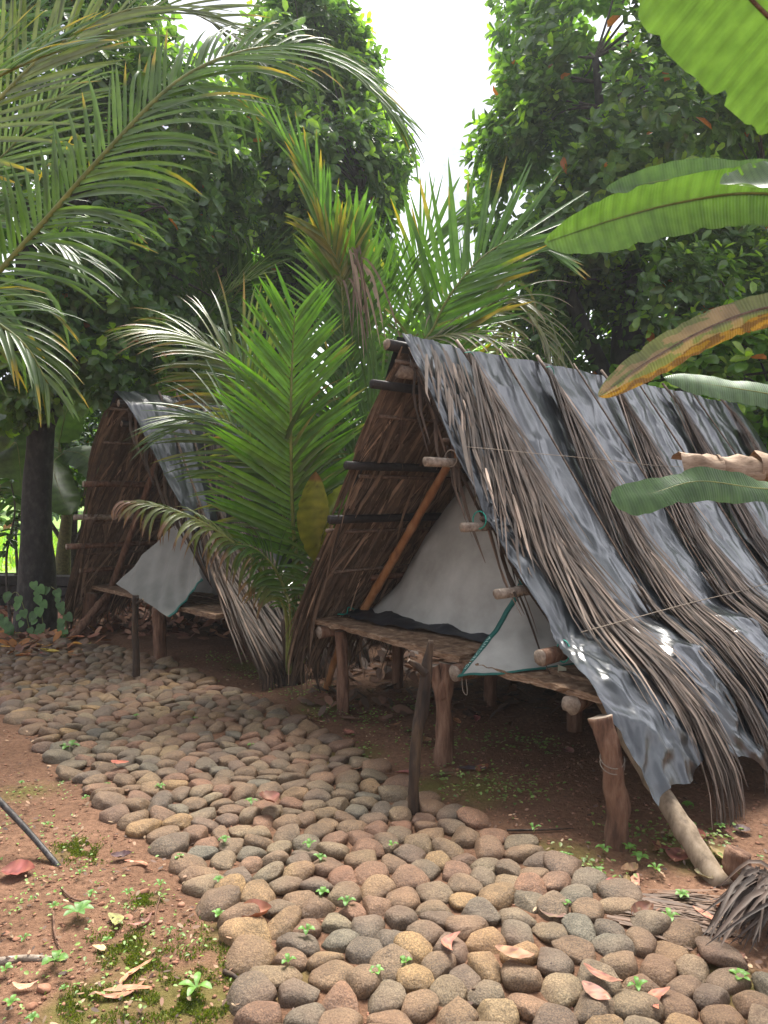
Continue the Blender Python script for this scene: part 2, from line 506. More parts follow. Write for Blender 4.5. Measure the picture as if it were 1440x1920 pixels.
M['clod'] = simple_mat('soil_clod', (0.13, 0.06, 0.035), (0.25, 0.12, 0.072), (6, 6, 6), 4.0, 0.85, 0.003, c3=(0.34, 0.21, 0.15))
M['meadow'] = simple_mat('meadow_grass', (0.09, 0.17, 0.025), (0.19, 0.30, 0.05), (1, 1, 1), 2.0, 0.8, 0.02)
# ------------------------------------------------------------------ path outline (ground metres)
PL = [(-0.02, 1.35), (-0.37, 2.12), (-0.58, 2.66), (-0.81, 3.0), (-1.33, 3.55), (-1.79, 4.1), (-2.4, 4.84), (-2.95, 5.4), (-4.0, 6.35), (-5.4, 7.5)]
PR = [(1.75, 1.35), (1.27, 2.15), (0.985, 2.73), (0.65, 3.09), (0.367, 3.49), (0.0, 3.94), (-0.417, 4.63), (-1.136, 5.6), (-2.1, 6.66), (-3.25, 7.35), (-4.6, 8.3)]
POLY = PL + PR[::-1]

def in_path(x, y, poly=POLY):
    c = False; j = len(poly) - 1
    for i in range(len(poly)):
        xi, yi = poly[i]; xj, yj = poly[j]
        if (yi > y) != (yj > y) and x < (xj - xi) * (y - yi) / (yj - yi) + xi: c = not c
        j = i
    return c

def ground_z(x, y):
    z = 0.022 * noise.noise(Vector((x * 1.3, y * 1.3, 0.3))) + 0.010 * noise.noise(Vector((x * 5, y * 5, 2.3)))
    # slight bank under the far hut
    d = ((x + 2.6) ** 2 + (y - 7.9) ** 2)
    z += 0.07 * math.exp(-d / 1.5)
    return z

# ------------------------------------------------------------------ ground sheet
MOSS = [(gnd(*p), r) for p, r in (((245, 1790), .16), ((340, 1860), .28), ((440, 1755), .25), ((520, 1830), .2), ((160, 1890), .2), ((330, 1895), .16), ((280, 1690), .12), ((130, 1600), .16), ((270, 1450), .2), ((60, 1480), .25), ((430, 1880), .2),
        ((520, 1480), .2), ((660, 1420), .35), ((900, 1480), .4), ((1060, 1610), .3), ((800, 1480), .25), ((1300, 1600), .3), ((1380, 1850), .25), ((600, 1330), .35), ((480, 1250), .4))]
def axis(dense0, dense1, step, far0, far1, grow=1.22):
    a = list(np.arange(dense0, dense1 + 1e-6, step))
    s = step; v = dense1
    while v < far1: s *= grow; v += s; a.append(v)
    s = step; v = dense0
    while v > far0: s *= grow; v -= s; a.insert(0, v)
    return np.array(a)
gx = axis(-5.2, 3.4, 0.045, -300, 300); gy = axis(1.4, 8.6, 0.045, -60, 400)
GV, GC = [], []
for y in gy:
    for x in gx:
        near = -6 < x < 4.5 and 0 < y < 11
        GV.append((x, y, ground_z(x, y) if near else 0.0))
        ms = 0.0
        if near:
            for c, r in MOSS:
                ms = max(ms, math.exp(-((x - c.x) ** 2 + (y - c.y) ** 2) / (r * r)))
        hum = min(1.0, max(0.0, (0.6 * (x + 0.0) + 0.9 * y - 6.6) / 1.6)) if y > 2 else 0
        hum *= 0.85
        GC.append((ms, hum, 0))
nx, ny = len(gx), len(gy)
ii = (np.arange(ny - 1)[:, None] * nx + np.arange(nx - 1)[None]).ravel()
GF = np.stack([ii, ii + 1, ii + nx + 1, ii + nx], axis=1)
ground = link_mesh('ground', np_mesh('ground', GV, [GF], cols=GC), M['soil'])
tag(ground, 'bare red soil ground with mossy patches around the huts', kind='structure')

# far meadow, sunlit, seen low between the trunks
mv = []
mx = np.linspace(-60, 30, 46); my = np.linspace(14.5, 90, 40)
for y in my:
    for x in mx:
        mv.append((x, y, 0.03 + max(0, y - 40) * 0.035 + 0.08 * noise.noise(Vector((x * .5, y * .5, 9)))))
i2 = (np.arange(39)[:, None] * 46 + np.arange(45)[None]).ravel()
meadow = link_mesh('meadow', np_mesh('meadow', mv, [np.stack([i2, i2 + 1, i2 + 47, i2 + 46], axis=1)]), M['meadow'])
tag(meadow, 'bright green grassy field beyond the trees', kind='structure')
# grass blades standing on the meadow
ng = 9000
gp = np.stack([rng.uniform(-17, -2, ng), rng.uniform(14.6, 30, ng), np.full(ng, 0.0)], axis=1)
gd = nrm(np.stack([rng.normal(0, .35, ng), rng.normal(0, .35, ng), np.ones(ng)], axis=1))
gl = rng.uniform(.12, .32, ng)
Cg = np.stack([gp, gp + gd * gl[:, None] * .6, gp + gd * gl[:, None] + np.stack([rng.normal(0, .05, ng), rng.normal(0, .05, ng), -0.02 * np.ones(ng)], axis=1)], axis=1)
Vg, qg = ribbons(Cg, nrm(np.stack([rng.normal(0, .5, ng), -np.ones(ng), rng.normal(0, .2, ng)], axis=1)), rng.uniform(.012, .03, ng), np.array([1, .8, .1]))
cg = np.repeat(np.stack([rng.uniform(.12, .24, ng), rng.uniform(.22, .36, ng), rng.uniform(.03, .06, ng)], axis=1), 9, axis=0)
v_, f_ = join_ribbons(Vg, qg)
tag(link_mesh('meadow_grass', np_mesh('meadow_grass', v_, [f_], cols=cg), M['leaf_far']), 'tall bright grass growing on the far field', 'grass', kind='stuff')

# ------------------------------------------------------------------ cobble path
path = bpy.data.objects.new('cobble_path', None)
path['_w'] = [0, 0, 0]
COL.objects.link(path)
tag(path, 'path of rounded brown river stones set in red soil', kind='structure')

pts = []
ASP = 1.36                       # stones lie longer across the path's view than along it
random.seed(21)
cell = {}
def try_pt(x, y, dmin):
    k = (int(math.floor(x / .2)), int(math.floor(y / .2)))
    for a in (-1, 0, 1):
        for b in (-1, 0, 1):
            for (px_, py_, d_) in cell.get((k[0] + a, k[1] + b), ()):
                dd = min(d_, dmin)
                if ((px_ - x) / ASP) ** 2 + (py_ - y) ** 2 < dd * dd: return False
    cell.setdefault(k, []).append((x, y, dmin))
    return True
for dm, tries in ((.128, 900), (.104, 5000), (.088, 20000), (.070, 34000)):
    for _ in range(tries):
        x, y = random.uniform(-5.4, 1.8), random.uniform(1.35, 8.3)
        ex = 0.0
        if not in_path(x, y): continue
        d = dm * random.uniform(.95, 1.08)
        if try_pt(x, y, d): pts.append((x, y))
P2 = np.array(pts)
for _ in range(2):               # one or two relaxations even the gaps out
    Pn = P2.copy()
    for i, p in enumerate(P2):
        d = (P2 - p) / np.array([ASP, 1.0]); r2 = (d ** 2).sum(1); r2[i] = 9
        nb = np.argsort(r2)[:6]
        w = np.maximum(0, .112 - np.sqrt(r2[nb])) / .112
        Pn[i] -= (nrm(d[nb]) * w[:, None]).sum(0) * .018
    P2 = Pn

def clip_poly(poly, m, nrm_):
    out = []
    for a in range(len(poly)):
        p, q = poly[a], poly[(a + 1) % len(poly)]
        dp = (p[0] - m[0]) * nrm_[0] + (p[1] - m[1]) * nrm_[1]
        dq = (q[0] - m[0]) * nrm_[0] + (q[1] - m[1]) * nrm_[1]
        if dp <= 0: out.append(p)
        if (dp < 0) != (dq < 0):
            t = dp / (dp - dq)
            out.append((p[0] + (q[0] - p[0]) * t, p[1] + (q[1] - p[1]) * t))
    return out

def stone_geometry(i, seed, big=1.0):
    rs = np.random.default_rng(seed)
    p = P2[i]
    d = P2 - p; r2 = ((d / np.array([ASP, 1])) ** 2).sum(1); r2[i] = 99
    a0 = rs.uniform(0, 6.28)
    ell = rs.uniform(.074, .10)
    poly = [(p[0] + ell * ASP * rs.uniform(.92, 1.12) * math.cos(a), p[1] + ell * .95 * math.sin(a)) for a in np.linspace(0, 2 * math.pi, 22, endpoint=False)]
    for j in np.argsort(r2)[:14]:
        q = P2[j]
        m = (p + q) / 2; n_ = (q - p); L = math.hypot(*n_); n_ = n_ / L
        m = m - n_ * rs.uniform(-.003, .005)
        poly = clip_poly(poly, m, n_)
        if len(poly) < 3: return None
    poly = np.array(poly)
    c = poly.mean(0)
    K = 22
    rad = np.zeros(K)
    for k in range(K):
        a = 2 * math.pi * k / K
        dx, dy = math.cos(a), math.sin(a)
        best = .12
        for e in range(len(poly)):
            x1, y1 = poly[e] - c; x2, y2 = poly[(e + 1) % len(poly)] - c
            den = dx * (y2 - y1) - dy * (x2 - x1)
            if abs(den) < 1e-9: continue
            t = (x1 * (y2 - y1) - y1 * (x2 - x1)) / den
            u = (x1 * dy - y1 * dx) / den
            if t > 0 and -1e-6 <= u <= 1 + 1e-6: best = min(best, t)
        rad[k] = best
    for _ in range(3): rad = .5 * rad + .25 * (np.roll(rad, 1) + np.roll(rad, -1))
    rad *= 1.09
    if rad.mean() < .022: return None
    h = (.017 + .30 * rad.mean()) * rs.uniform(.75, 1.3) * big
    sq = rs.uniform(.0, .10)
    rings = [(-.55, .70), (-.22, .93), (.12, 1.0), (.42, .965), (.66, .85 + sq * .5), (.84, .66 + sq), (.95, .42 + sq * .6), (.99, .2)]
    V = []
    tx, ty = rs.normal(0, .13), rs.normal(0, .13)
    cx, cy_ = rs.normal(0, .14, 2) * rad.mean()
    gz = ground_z(*c)
    off = Vector((rs.uniform(0, 50), rs.uniform(0, 50), 0))
    for (hz, rr) in rings:
        for k in range(K):
            a = 2 * math.pi * k / K
            sh = max(0, hz)
            x = rad[k] * rr * math.cos(a) + cx * sh; y = rad[k] * rr * math.sin(a) + cy_ * sh
            z = h * hz
            q = Vector((x, y, z)) * 22
            f = 1 + .22 * noise.noise(q * .6 + off) + .05 * noise.noise(q * 2.6 + off)
            x *= f; y *= f; z = z * (1 + .10 * noise.noise(q * .8 + off)) + x * tx + y * ty
            V.append((x, y, z))
    V.append((cx, cy_, h * 1.0))
    V = np.array(V)
    for _ in range(rs.integers(3, 7)):            # worn flats: the stones are not perfect eggs
        nn_ = rs.normal(0, 1, 3); nn_[2] = abs(nn_[2]) * .8; nn_ /= np.linalg.norm(nn_)
        dd_ = V @ nn_; lim = dd_.max() * rs.uniform(.66, .92)
        ex = np.maximum(0, dd_ - lim)
        V = V - nn_ * (ex * .82)[:, None]
    Q = []
    for r_ in range(len(rings) - 1):
        for k in range(K):
            k2 = (k + 1) % K
            Q.append((r_ * K + k, r_ * K + k2, (r_ + 1) * K + k2, (r_ + 1) * K + k))
    top = len(V) - 1
    Tt = [((len(rings) - 1) * K + k, (len(rings) - 1) * K + (k + 1) % K, top) for k in range(K)]
    return np.array(V), np.array(Q), np.array(Tt), (c[0], c[1], gz + .002)

def seen(p):
    if p[1] < .6: return False
    px_ = 720 + p[0] / p[1] * FPX; py_ = 930 + CAMH / p[1] * FPX
    return -30 < px_ < 1470 and py_ < 1960
order = sorted(range(len(P2)), key=lambda i: P2[i][1] if seen(P2[i]) else 50 + P2[i][1])
rest_V, rest_Q, rest_T, base = [], [], [], 0
made = 0
for rank, i in enumerate(order):
    if random.random() < .012: continue
    edge = not (in_path(P2[i][0] - .12, P2[i][1]) and in_path(P2[i][0] + .12, P2[i][1]) and in_path(P2[i][0], P2[i][1] + .12))
    g = stone_geometry(i, 1000 + i, 1.12 if edge else 1.0)
    if g is None: continue
    V, Q, Tt, loc = g
    if made < 300 and seen(P2[i]):
        link_mesh('stone', np_mesh('stone', V, [Q, Tt]), M['stone'], path, loc)
        made += 1
    else:
        rest_V.append(V + np.array(loc)); rest_Q.append(Q + base); rest_T.append(Tt + base); base += len(V)
far_st = link_mesh('far_stones', np_mesh('far_stones', np.concatenate(rest_V), [np.concatenate(rest_Q), np.concatenate(rest_T)]), M['stone'], path)
tag(far_st, kind='stuff')

# ------------------------------------------------------------------ soil crumbs
def crumbs(name, n, mat, sizes, where, label, cat):
    ico = np.array([(1, 0, 0), (-1, 0, 0), (0, 1, 0), (0, -1, 0), (0, 0, 1), (0, 0, -.6), (.6, .6, .35), (-.6, .5, .4), (.5, -.6, .35), (-.55, -.6, .3)], dtype=float)
    tri = np.array([(6, 4, 0), (6, 2, 4), (7, 4, 2), (7, 1, 4), (9, 4, 1), (9, 3, 4), (8, 4, 3), (8, 0, 4), (0, 2, 6), (2, 1, 7), (1, 3, 9), (3, 0, 8), (2, 0, 5), (1, 2, 5), (3, 1, 5), (0, 3, 5)])
    Vs, Fs = [], []
    k = 0
    while k < n:
        x, y = where()
        if in_path(x, y) and random.random() < .8: continue
        s = random.uniform(*sizes) * (random.random() ** 1.6 * 1.6 + .35)
        a = random.uniform(0, 6.28); ca, sa = math.cos(a), math.sin(a)
        v = ico * rng.uniform(.65, 1.25, (10, 3)) * np.array([s * random.uniform(.8, 1.6), s, s * .7])
        v = np.stack([v[:, 0] * ca - v[:, 1] * sa + x, v[:, 0] * sa + v[:, 1] * ca + y, v[:, 2] + ground_z(x, y) + s * .15], axis=1)
        Vs.append(v); Fs.append(tri + k * 10); k += 1
    tag(link_mesh(name, np_mesh(name, np.concatenate(Vs), [np.concatenate(Fs)], smooth=True), mat), label, cat, kind='stuff')
def near_ground():
    while True:
        y = 1.9 + 5.5 * random.random() ** 1.5
        x = random.uniform(-.62, .62) * y
        if True: return x, y
crumbs('soil_crumbs', 9000, M['clod'], (.002, .0065), near_ground, 'crumbs of red soil and grit over the bare ground', 'soil')

# ------------------------------------------------------------------ trees
def leaf_mesh(P, D, Nn, L, Wd, cols, name, fold=.18, curl=.18, detail=False):
    D = nrm(D); S = nrm(np.cross(D, Nn)); U = nrm(np.cross(S, D))
    if detail:
        t = np.array([(0, 0, 0), (.30, -.36, .05), (.30, 0, -.04), (.30, .36, .05), (.66, -.5, .03), (.66, 0, -.06), (.66, .5, .03), (.90, -.28, -.06), (.90, 0, -.11), (.90, .28, -.06), (1.0, 0, -.16)], dtype=float)
        q = np.array([(1, 4, 5, 2), (2, 5, 6, 3), (4, 7, 8, 5), (5, 8, 9, 6)]); tr = np.array([(0, 1, 2), (0, 2, 3), (7, 10, 8), (8, 10, 9)])
    else:
        t = np.array([(0, 0, 0), (.38, -.42, fold * .5), (.78, -.42, fold * .4 - curl * .5), (1, 0, -curl), (.78, .42, fold * .4 - curl * .5), (.38, .42, fold * .5)], dtype=float)
        q = np.array([(0, 1, 2, 3), (0, 3, 4, 5)]); tr = np.zeros((0, 3), dtype=int)
    k = len(t); n = len(P)
    x = t[None, :, 0:1] * L[:, None, None]; y = t[None, :, 1:2] * (Wd * L)[:, None, None]; z = t[None, :, 2:3] * L[:, None, None]
    V = P[:, None, :] + D[:, None, :] * x + S[:, None, :] * y + U[:, None, :] * z
    off = (np.arange(n) * k)[:, None, None]
    Fs = [(q[None] + off).reshape(-1, 4)]
    if len(tr): Fs.append((tr[None] + off).reshape(-1, 3))
    return np_mesh(name, V.reshape(-1, 3), Fs, cols=np.repeat(cols, k, axis=0))

def crown_leaves(lobes, n_twigs, per, leaf_len, palette, seed, holes=-.12, hscale=.8, aspect=.55, cut=None, shell=.16, twig=.22, detail=False, young=.12):
    r = np.random.default_rng(seed)
    lob = np.array(lobes, dtype=float)
    area = lob[:, 3] * lob[:, 4] + lob[:, 4] * lob[:, 5] + lob[:, 3] * lob[:, 5]
    P, D, O = [], [], []
    off = Vector((seed * 3.1, seed * 1.7, 0))
    while len(P) < n_twigs:
        L = lob[r.choice(len(lob), p=area / area.sum())]
        d = r.normal(0, 1, 3); d /= np.linalg.norm(d)
        rr = 1 - abs(r.normal(0, shell)) if r.random() < .8 else r.random() ** .4
        p = L[:3] + d * L[3:6] * rr
        nz = noise.noise(Vector(p) * hscale + off)
        p = p + d * L[3:6] * .28 * noise.noise(Vector(p) * 1.5 + off * 2)
        if nz < holes: continue
        if p[2] < .15: continue
        if cut is not None and cut(p): continue
        ins = False
        for M_ in lob:
            if M_ is L: continue
            q = (p - M_[:3]) / M_[3:6]
            if (q ** 2).sum() < .45: ins = True
        if ins and r.random() < .6: continue
        P.append(p); O.append(d)
        D.append(d * .75 + np.array([0, 0, .45]) + r.normal(0, .4, 3))
    P = np.array(P); D = nrm(np.array(D)); O = np.array(O)
    ref = nrm(np.cross(D, np.array([.31, .2, .93]))); ref2 = np.cross(D, ref)
    LP, LD, LN, LL, LC = [], [], [], [], []
    pal = np.array(palette)
    tone = r.normal(0, .13, len(P))
    yng = r.random(len(P)) < young
    for k in range(per):
        a = k * 2.4 + r.uniform(-.5, .5, len(P)) + 1.7 * np.arange(len(P))
        f = k / per
        sp = .55 + .75 * (1 - f) + r.normal(0, .15, len(P))
        rad = ref * np.cos(a)[:, None] + ref2 * np.sin(a)[:, None]
        d = D * np.cos(sp)[:, None] + rad * np.sin(sp)[:, None]
        d[:, 2] -= .30
        LP.append(P + D * (f * twig) + r.normal(0, .02, P.shape)); LD.append(d)
        LN.append(nrm(O * .9 + D * .4 + np.array([0, 0, .55]) + r.normal(0, .35, P.shape)))
        LL.append(leaf_len * r.uniform(.65, 1.15, len(P)) * (1 - .3 * f))
        c = pal[0] * 1.0
        pick = r.random(len(P))
        base_ = pal[0] * (1 - pick[:, None]) + pal[1] * pick[:, None]
        base_ = np.where((yng & (f > .45))[:, None], pal[2][None], base_)
        old = r.random(len(P)) < .006
        base_ = np.where(old[:, None], np.array([.42, .13, .025])[None], base_)
        LC.append(base_ * np.exp(tone)[:, None] * r.uniform(.85, 1.15, len(P))[:, None])
    return [np.concatenate(x) for x in (LP, LD, LN)] + [np.concatenate(LL), np.full(len(P) * per, aspect) * r.uniform(.85, 1.15, len(P) * per), np.concatenate(LC)], P

def tree(name, label, trunk_pts, trunk_r, limbs, lobes, n_twigs, per, leaf_len, palette, seed, mat='leaf', bark='trunk', holes=-.12, branchlets=70, **kw):
    r_ = root(name, Vector(trunk_pts[0]), label, 'tree', 'trees standing round the huts')
    tube('trunk', trunk_pts, trunk_r, M[bark], r_, seg=16, rough=.12, seed=seed, n=6 * len(trunk_pts), fine=3)
    for lp, lr in limbs:
        tube('limb', lp, lr, M[bark], r_, seg=9, rough=.14, seed=seed + 3, n=14, fine=3)
    (P, D, Nn, L, W, C), tips = crown_leaves(lobes, n_twigs, per, leaf_len, palette, seed, holes=holes, **kw)
    cr = link_mesh('crown', leaf_mesh(P, D, Nn, L, W, C, 'crown', detail=kw.get('detail', False)), M[mat], r_)
    tag(cr, kind='stuff')
    # thin branchlets from the limbs out to the leaf clusters
    src = [spline(lp, 12) for lp, _ in limbs] or [spline(trunk_pts, 12)]
    src = np.concatenate([s[4:] for s in src])
    rr = random.Random(seed)
    cen = []
    for _ in range(branchlets):
        t = tips[rr.randrange(len(tips))]
        s = src[np.argmin(((src - t) ** 2).sum(1) + np.array([rr.random() * 1.0 for _ in src]))]
        m = s * .45 + t * .55 + np.array([rr.uniform(-.2, .2), rr.uniform(-.2, .2), rr.uniform(-.05, .25)])
        cen.append(spline([s, m, t], 7))
    if cen:
        Vb, Fb = [], []; o = 0
        for c in cen:
            Tt, U, Wv = frames(c)
            for i in range(7):
                rad = .016 * (1 - i / 7) + .004
                for k in range(5):
                    a = 2 * math.pi * k / 5
                    Vb.append(c[i] + (U[i] * math.cos(a) + Wv[i] * math.sin(a)) * rad)
            for i in range(6):
                for k in range(5):
                    Fb.append((o + i * 5 + k, o + i * 5 + (k + 1) % 5, o + (i + 1) * 5 + (k + 1) % 5, o + (i + 1) * 5 + k))
            o += 35
        tag(link_mesh('branchlets', np_mesh('branchlets', Vb, [Fb]), M['limb'], r_), kind='stuff')
    return r_

G_DARK = [(.062, .130, .045), (.120, .215, .062), (.23, .39, .055)]
G_MID = [(.035, .085, .022), (.065, .140, .030), (.19, .32, .04)]
G_BRIGHT = [(.08, .19, .03), (.15, .29, .04), (.27, .42, .05)]

tree('broadleaf_tree', 'dark broad-leaved tree whose thick black trunk stands beside the far hut',
     [(-4.02, 8.15, -.05), (-4.0, 8.15, .7), (-3.98, 8.15, 1.6), (-3.93, 8.15, 2.5), (-4.05, 8.2, 3.6), (-4.2, 8.3, 5.5)], [.24, .165, .148, .165, .12, .07],
     [([(-3.95, 8.15, 2.25), (-3.65, 8.05, 2.9), (-3.3, 7.9, 3.7), (-2.9, 7.8, 4.8)], [.12, .10, .08, .04]),
      ([(-4.05, 8.2, 3.0), (-4.6, 7.9, 3.6), (-5.2, 7.6, 4.4)], [.13, .09, .04]),
      ([(-4.1, 8.2, 3.7), (-3.7, 8.4, 4.8), (-3.2, 8.6, 6.2)], [.12, .09, .04])],
     [(-4.6, 8.2, 4.4, 1.9, 1.3, 1.7), (-3.2, 8.3, 4.0, 1.25, 1.0, 1.15), (-4.2, 8.5, 6.4, 2.0, 1.5, 1.6), (-2.7, 8.7, 5.6, 1.1, 1.0, 1.2), (-5.4, 8.0, 3.4, 1.3, 1.0, 1.1), (-3.6, 8.0, 3.1, .95, .7, .7), (-4.35, 7.75, 2.75, .55, .35, .45), (-5.2, 8.6, 8.2, 2.2, 1.5, 1.5), (-2.5, 8.9, 4.2, 1.0, .8, 1.0)],
     3900, 9, .20, G_DARK, 11, holes=-.14, young=.2)

tree('broadleaf_tree', 'tall broad-leaved tree rising behind the palms at the left edge of the sky gap',
     [(-1.3, 10.4, 0), (-1.25, 10.4, 1.5), (-1.35, 10.4, 3.2), (-1.2, 10.4, 5.0), (-1.1, 10.4, 7.0)], [.22, .18, .16, .12, .06],
     [([(-1.3, 10.4, 3.0), (-1.9, 10.2, 4.2), (-2.6, 10.1, 5.4)], [.11, .08, .03]),
      ([(-1.25, 10.4, 3.8), (-.7, 10.2, 4.9), (-.3, 10.1, 5.9)], [.10, .07, .03])],
     [(-.95, 10.4, 6.1, 1.25, 1.2, 1.5), (-1.5, 10.5, 7.6, 1.35, 1.2, 1.15), (-2.3, 10.6, 5.5, 1.3, 1.1, 1.1), (-.75, 10.3, 4.9, .85, .8, .6)],
     2700, 9, .21, G_DARK, 12, holes=-.16, young=.35)

tree('broadleaf_tree', 'lighter green leafy tree filling the gap behind the fronds at mid left',
     [(-3.0, 13.2, 0), (-3.05, 13.2, 1.5), (-2.9, 13.2, 3.0), (-2.9, 13.2, 5.0)], [.2, .17, .13, .06],
     [([(-2.95, 13.2, 2.0), (-3.8, 13.0, 3.2), (-4.6, 12.8, 4.2)], [.1, .07, .03]),
      ([(-2.9, 13.2, 2.5), (-2.1, 13.0, 3.6), (-1.5, 12.8, 4.6)], [.1, .07, .03])],
     [(-3.0, 13.2, 4.6, 2.0, 1.2, 1.7), (-2.0, 13.0, 3.2, 1.5, 1.0, 1.1), (-4.6, 13.2, 4.6, 1.7, 1.2, 1.5), (-3.8, 13.0, 6.6, 1.7, 1.2, 1.4), (-3.4, 12.8, 2.6, 1.3, .9, .8)],
     2100, 8, .19, G_BRIGHT, 13, mat='leaf_far', holes=-.16, young=.3)

tree('broadleaf_tree', 'massive dense broad-leaved tree towering behind the near hut',
     [(3.5, 9.9, 0), (3.45, 9.9, 1.8), (3.4, 9.9, 3.4), (3.45, 9.9, 5.2), (3.5, 9.9, 7.5)], [.32, .26, .24, .18, .08],
     [([(3.4, 9.9, 2.6), (2.7, 9.6, 3.8), (2.1, 9.4, 5.2)], [.15, .11, .04]),
      ([(3.45, 9.9, 3.2), (4.3, 9.6, 4.4), (5.0, 9.4, 5.6)], [.15, .11, .04]),
      ([(3.4, 9.9, 4.2), (3.0, 9.5, 5.6), (2.7, 9.2, 7.2)], [.13, .09, .04]),
      ([(3.4, 9.9, 2.2), (3.9, 9.3, 3.0), (4.4, 8.9, 3.7)], [.12, .08, .03])],
     [(3.2, 9.6, 6.0, 1.85, 1.5, 1.7), (2.2, 9.5, 5.6, .95, 1.0, 1.2), (4.6, 9.6, 6.2, 1.7, 1.4, 1.7), (3.3, 9.8, 8.0, 1.7, 1.4, 1.3), (3.0, 9.3, 4.0, 1.35, 1.1, 1.1), (4.6, 10.0, 4.2, 1.5, 1.1, 1.1), (5.4, 9.6, 7.6, 1.7, 1.3, 1.4), (2.6, 9.5, 7.2, 1.0, 1.0, 1.0)],
     4600, 9, .21, G_DARK, 14, holes=-.16, young=.3)

tree('leafy_shrub', 'bright green shrub with big oval leaves behind the back end of the near hut',
     [(4.7, 9.0, 0), (4.7, 9.0, .8), (4.65, 8.95, 1.6)], [.06, .05, .03],
     [([(4.7, 9.0, .6), (4.2, 8.7, 1.8), (3.7, 8.6, 2.8)], [.04, .03, .012]), ([(4.7, 9.0, .6), (5.2, 8.6, 1.5), (5.4, 8.3, 2.3)], [.04, .03, .012]), ([(4.7, 9.0, .8), (4.6, 8.6, 2.0), (4.6, 8.4, 3.3)], [.04, .03, .012])],
     [(4.5, 8.5, 3.1, 1.1, .6, .75), (3.6, 8.7, 2.9, .65, .5, .5), (5.2, 8.3, 2.3, .8, .6, 1.0), (4.2, 8.8, 2.0, .9, .6, .9)],
     520, 9, .23, G_BRIGHT, 15, bark='limb', holes=-.3, detail=True, young=.4, branchlets=40, twig=.16)

tree('leafy_shrub', 'low shrub with pale sunlit leaves between the palms and the big tree',
     [(1.3, 11.5, 0), (1.3, 11.5, 1.2), (1.2, 11.5, 2.2)], [.06, .05, .03],
     [([(1.3, 11.5, 1.0), (.8, 11.3, 2.2), (.6, 11.2, 3.2)], [.05, .03, .015]), ([(1.3, 11.5, 1.0), (1.8, 11.3, 2.2), (2.1, 11.2, 3.2)], [.05, .03, .015])],
     [(1.1, 11.5, 3.2, 1.3, .9, 1.3), (2.2, 11.6, 2.8, 1.1, .8, 1.2), (.2, 11.6, 2.5, 1.0, .8, 1.2), (-.6, 11.8, 1.8, 1.0, .7, 1.1)],
     800, 8, .18, G_BRIGHT, 16, mat='leaf_far', bark='limb', holes=-.25, young=.4, branchlets=30)

tree('leafy_shrub', 'mid-green shrub filling the gap between the dark trunk and the far hut',
     [(-4.9, 11.2, 0), (-4.9, 11.2, .8), (-4.85, 11.2, 1.8)], [.06, .05, .03],
     [([(-4.9, 11.2, .6), (-5.4, 11.1, 1.5), (-5.7, 11.0, 2.4)], [.04, .03, .015]), ([(-4.9, 11.2, .8), (-4.4, 11.1, 1.8), (-4.0, 11.1, 2.8)], [.04, .03, .015])],
     [(-4.75, 11.2, 2.15, .85, .5, .62), (-5.7, 11.0, 2.3, .9, .5, .8), (-4.0, 11.3, 2.6, .75, .5, .8), (-6.6, 11.2, 2.2, .9, .5, .9), (-3.3, 11.6, 2.2, .6, .5, .8)],
     620, 8, .17, G_MID, 19, bark='limb', holes=-.3, young=.3, branchlets=30)

# far wood closing the view: reads as one mass
wl_ = [(x, 30 + 3 * math.sin(x * 1.7), 2.6 + 1.2 * math.sin(x * .9 + 1), 3.0, 2.0, 2.6 + 1.1 * math.sin(x * 2.3)) for x in np.arange(-24, 31, 3.2) if not (-17 < x < -11)]
(Pw, Dw, Nw, Lw, Ww, Cw), _ = crown_leaves(wl_, 3200, 6, .5, G_MID, 17, holes=-.4, hscale=.3, twig=.5)
tag(link_mesh('far_woodland', leaf_mesh(Pw, Dw, Nw, Lw, Ww, Cw, 'far_woodland'), M['leaf_far']), 'distant green woodland closing the view behind the huts', 'woodland', kind='stuff')
wl2 = [(-14 + 3.2 * i, 52, 4 + (i % 3) * .8, 3.2, 2.0, 3.4) for i in range(-6, 5)]
(Pw, Dw, Nw, Lw, Ww, Cw), _ = crown_leaves(wl2, 1300, 6, .8, G_MID, 18, holes=-.4, hscale=.3, twig=.6)
tag(link_mesh('field_edge_woodland', leaf_mesh(Pw, Dw, Nw, Lw, Ww, Cw, 'field_edge_woodland'), M['leaf_far']), 'hazy line of trees at the far edge of the field', 'woodland', kind='stuff')
# ------------------------------------------------------------------ huts
def strips_on(path_fn, starts, widths, col1, col2, S=7, fold=.14, prof=None, r=None):
    """starts: list of callables s(0..1)->(point, normal)."""
    C, Nn = [], []
    for st in starts:
        pts_ = [st(k / (S - 1)) for k in range(S)]
        C.append([list(p[0]) for p in pts_]); Nn.append([list(p[1]) for p in pts_])
    C = np.array(C); Nn = np.array(Nn)
    if prof is None: prof = np.concatenate([[.55], np.linspace(1, .85, S - 3), [.6, .12]])
    V, q = ribbons(C, Nn, np.array(widths), prof, fold)
    n = len(C)
    r = r or rng
    m = r.random(n)[:, None]
    c = np.array(col1)[None] * (1 - m) + np.array(col2)[None] * m
    c = c * np.exp(r.normal(0, .34, n))[:, None]
    c = np.where((r.random(n) < .1)[:, None], c * 1.7, c)
    v, f = join_ribbons(V, q)
    return v, f, np.repeat(c, S * 3, axis=0)

TH_GREY = ((.046, .034, .028), (.165, .128, .106))
TH_BROWN = ((.085, .058, .042), (.235, .168, .122))
TH_MID = ((.042, .028, .021), (.125, .085, .064))
TH_DARK = ((.05, .034, .026), (.17, .115, .085))

def log(parent, name, pts_, radii, mats, seed=1, rough=.22, seg=14, n=None, fine=9):
    return tube(name, pts_, radii, mats, parent, seg=seg, rough=rough, seed=seed, n=n or 8 * (len(pts_) - 1) + 2, fine=fine)

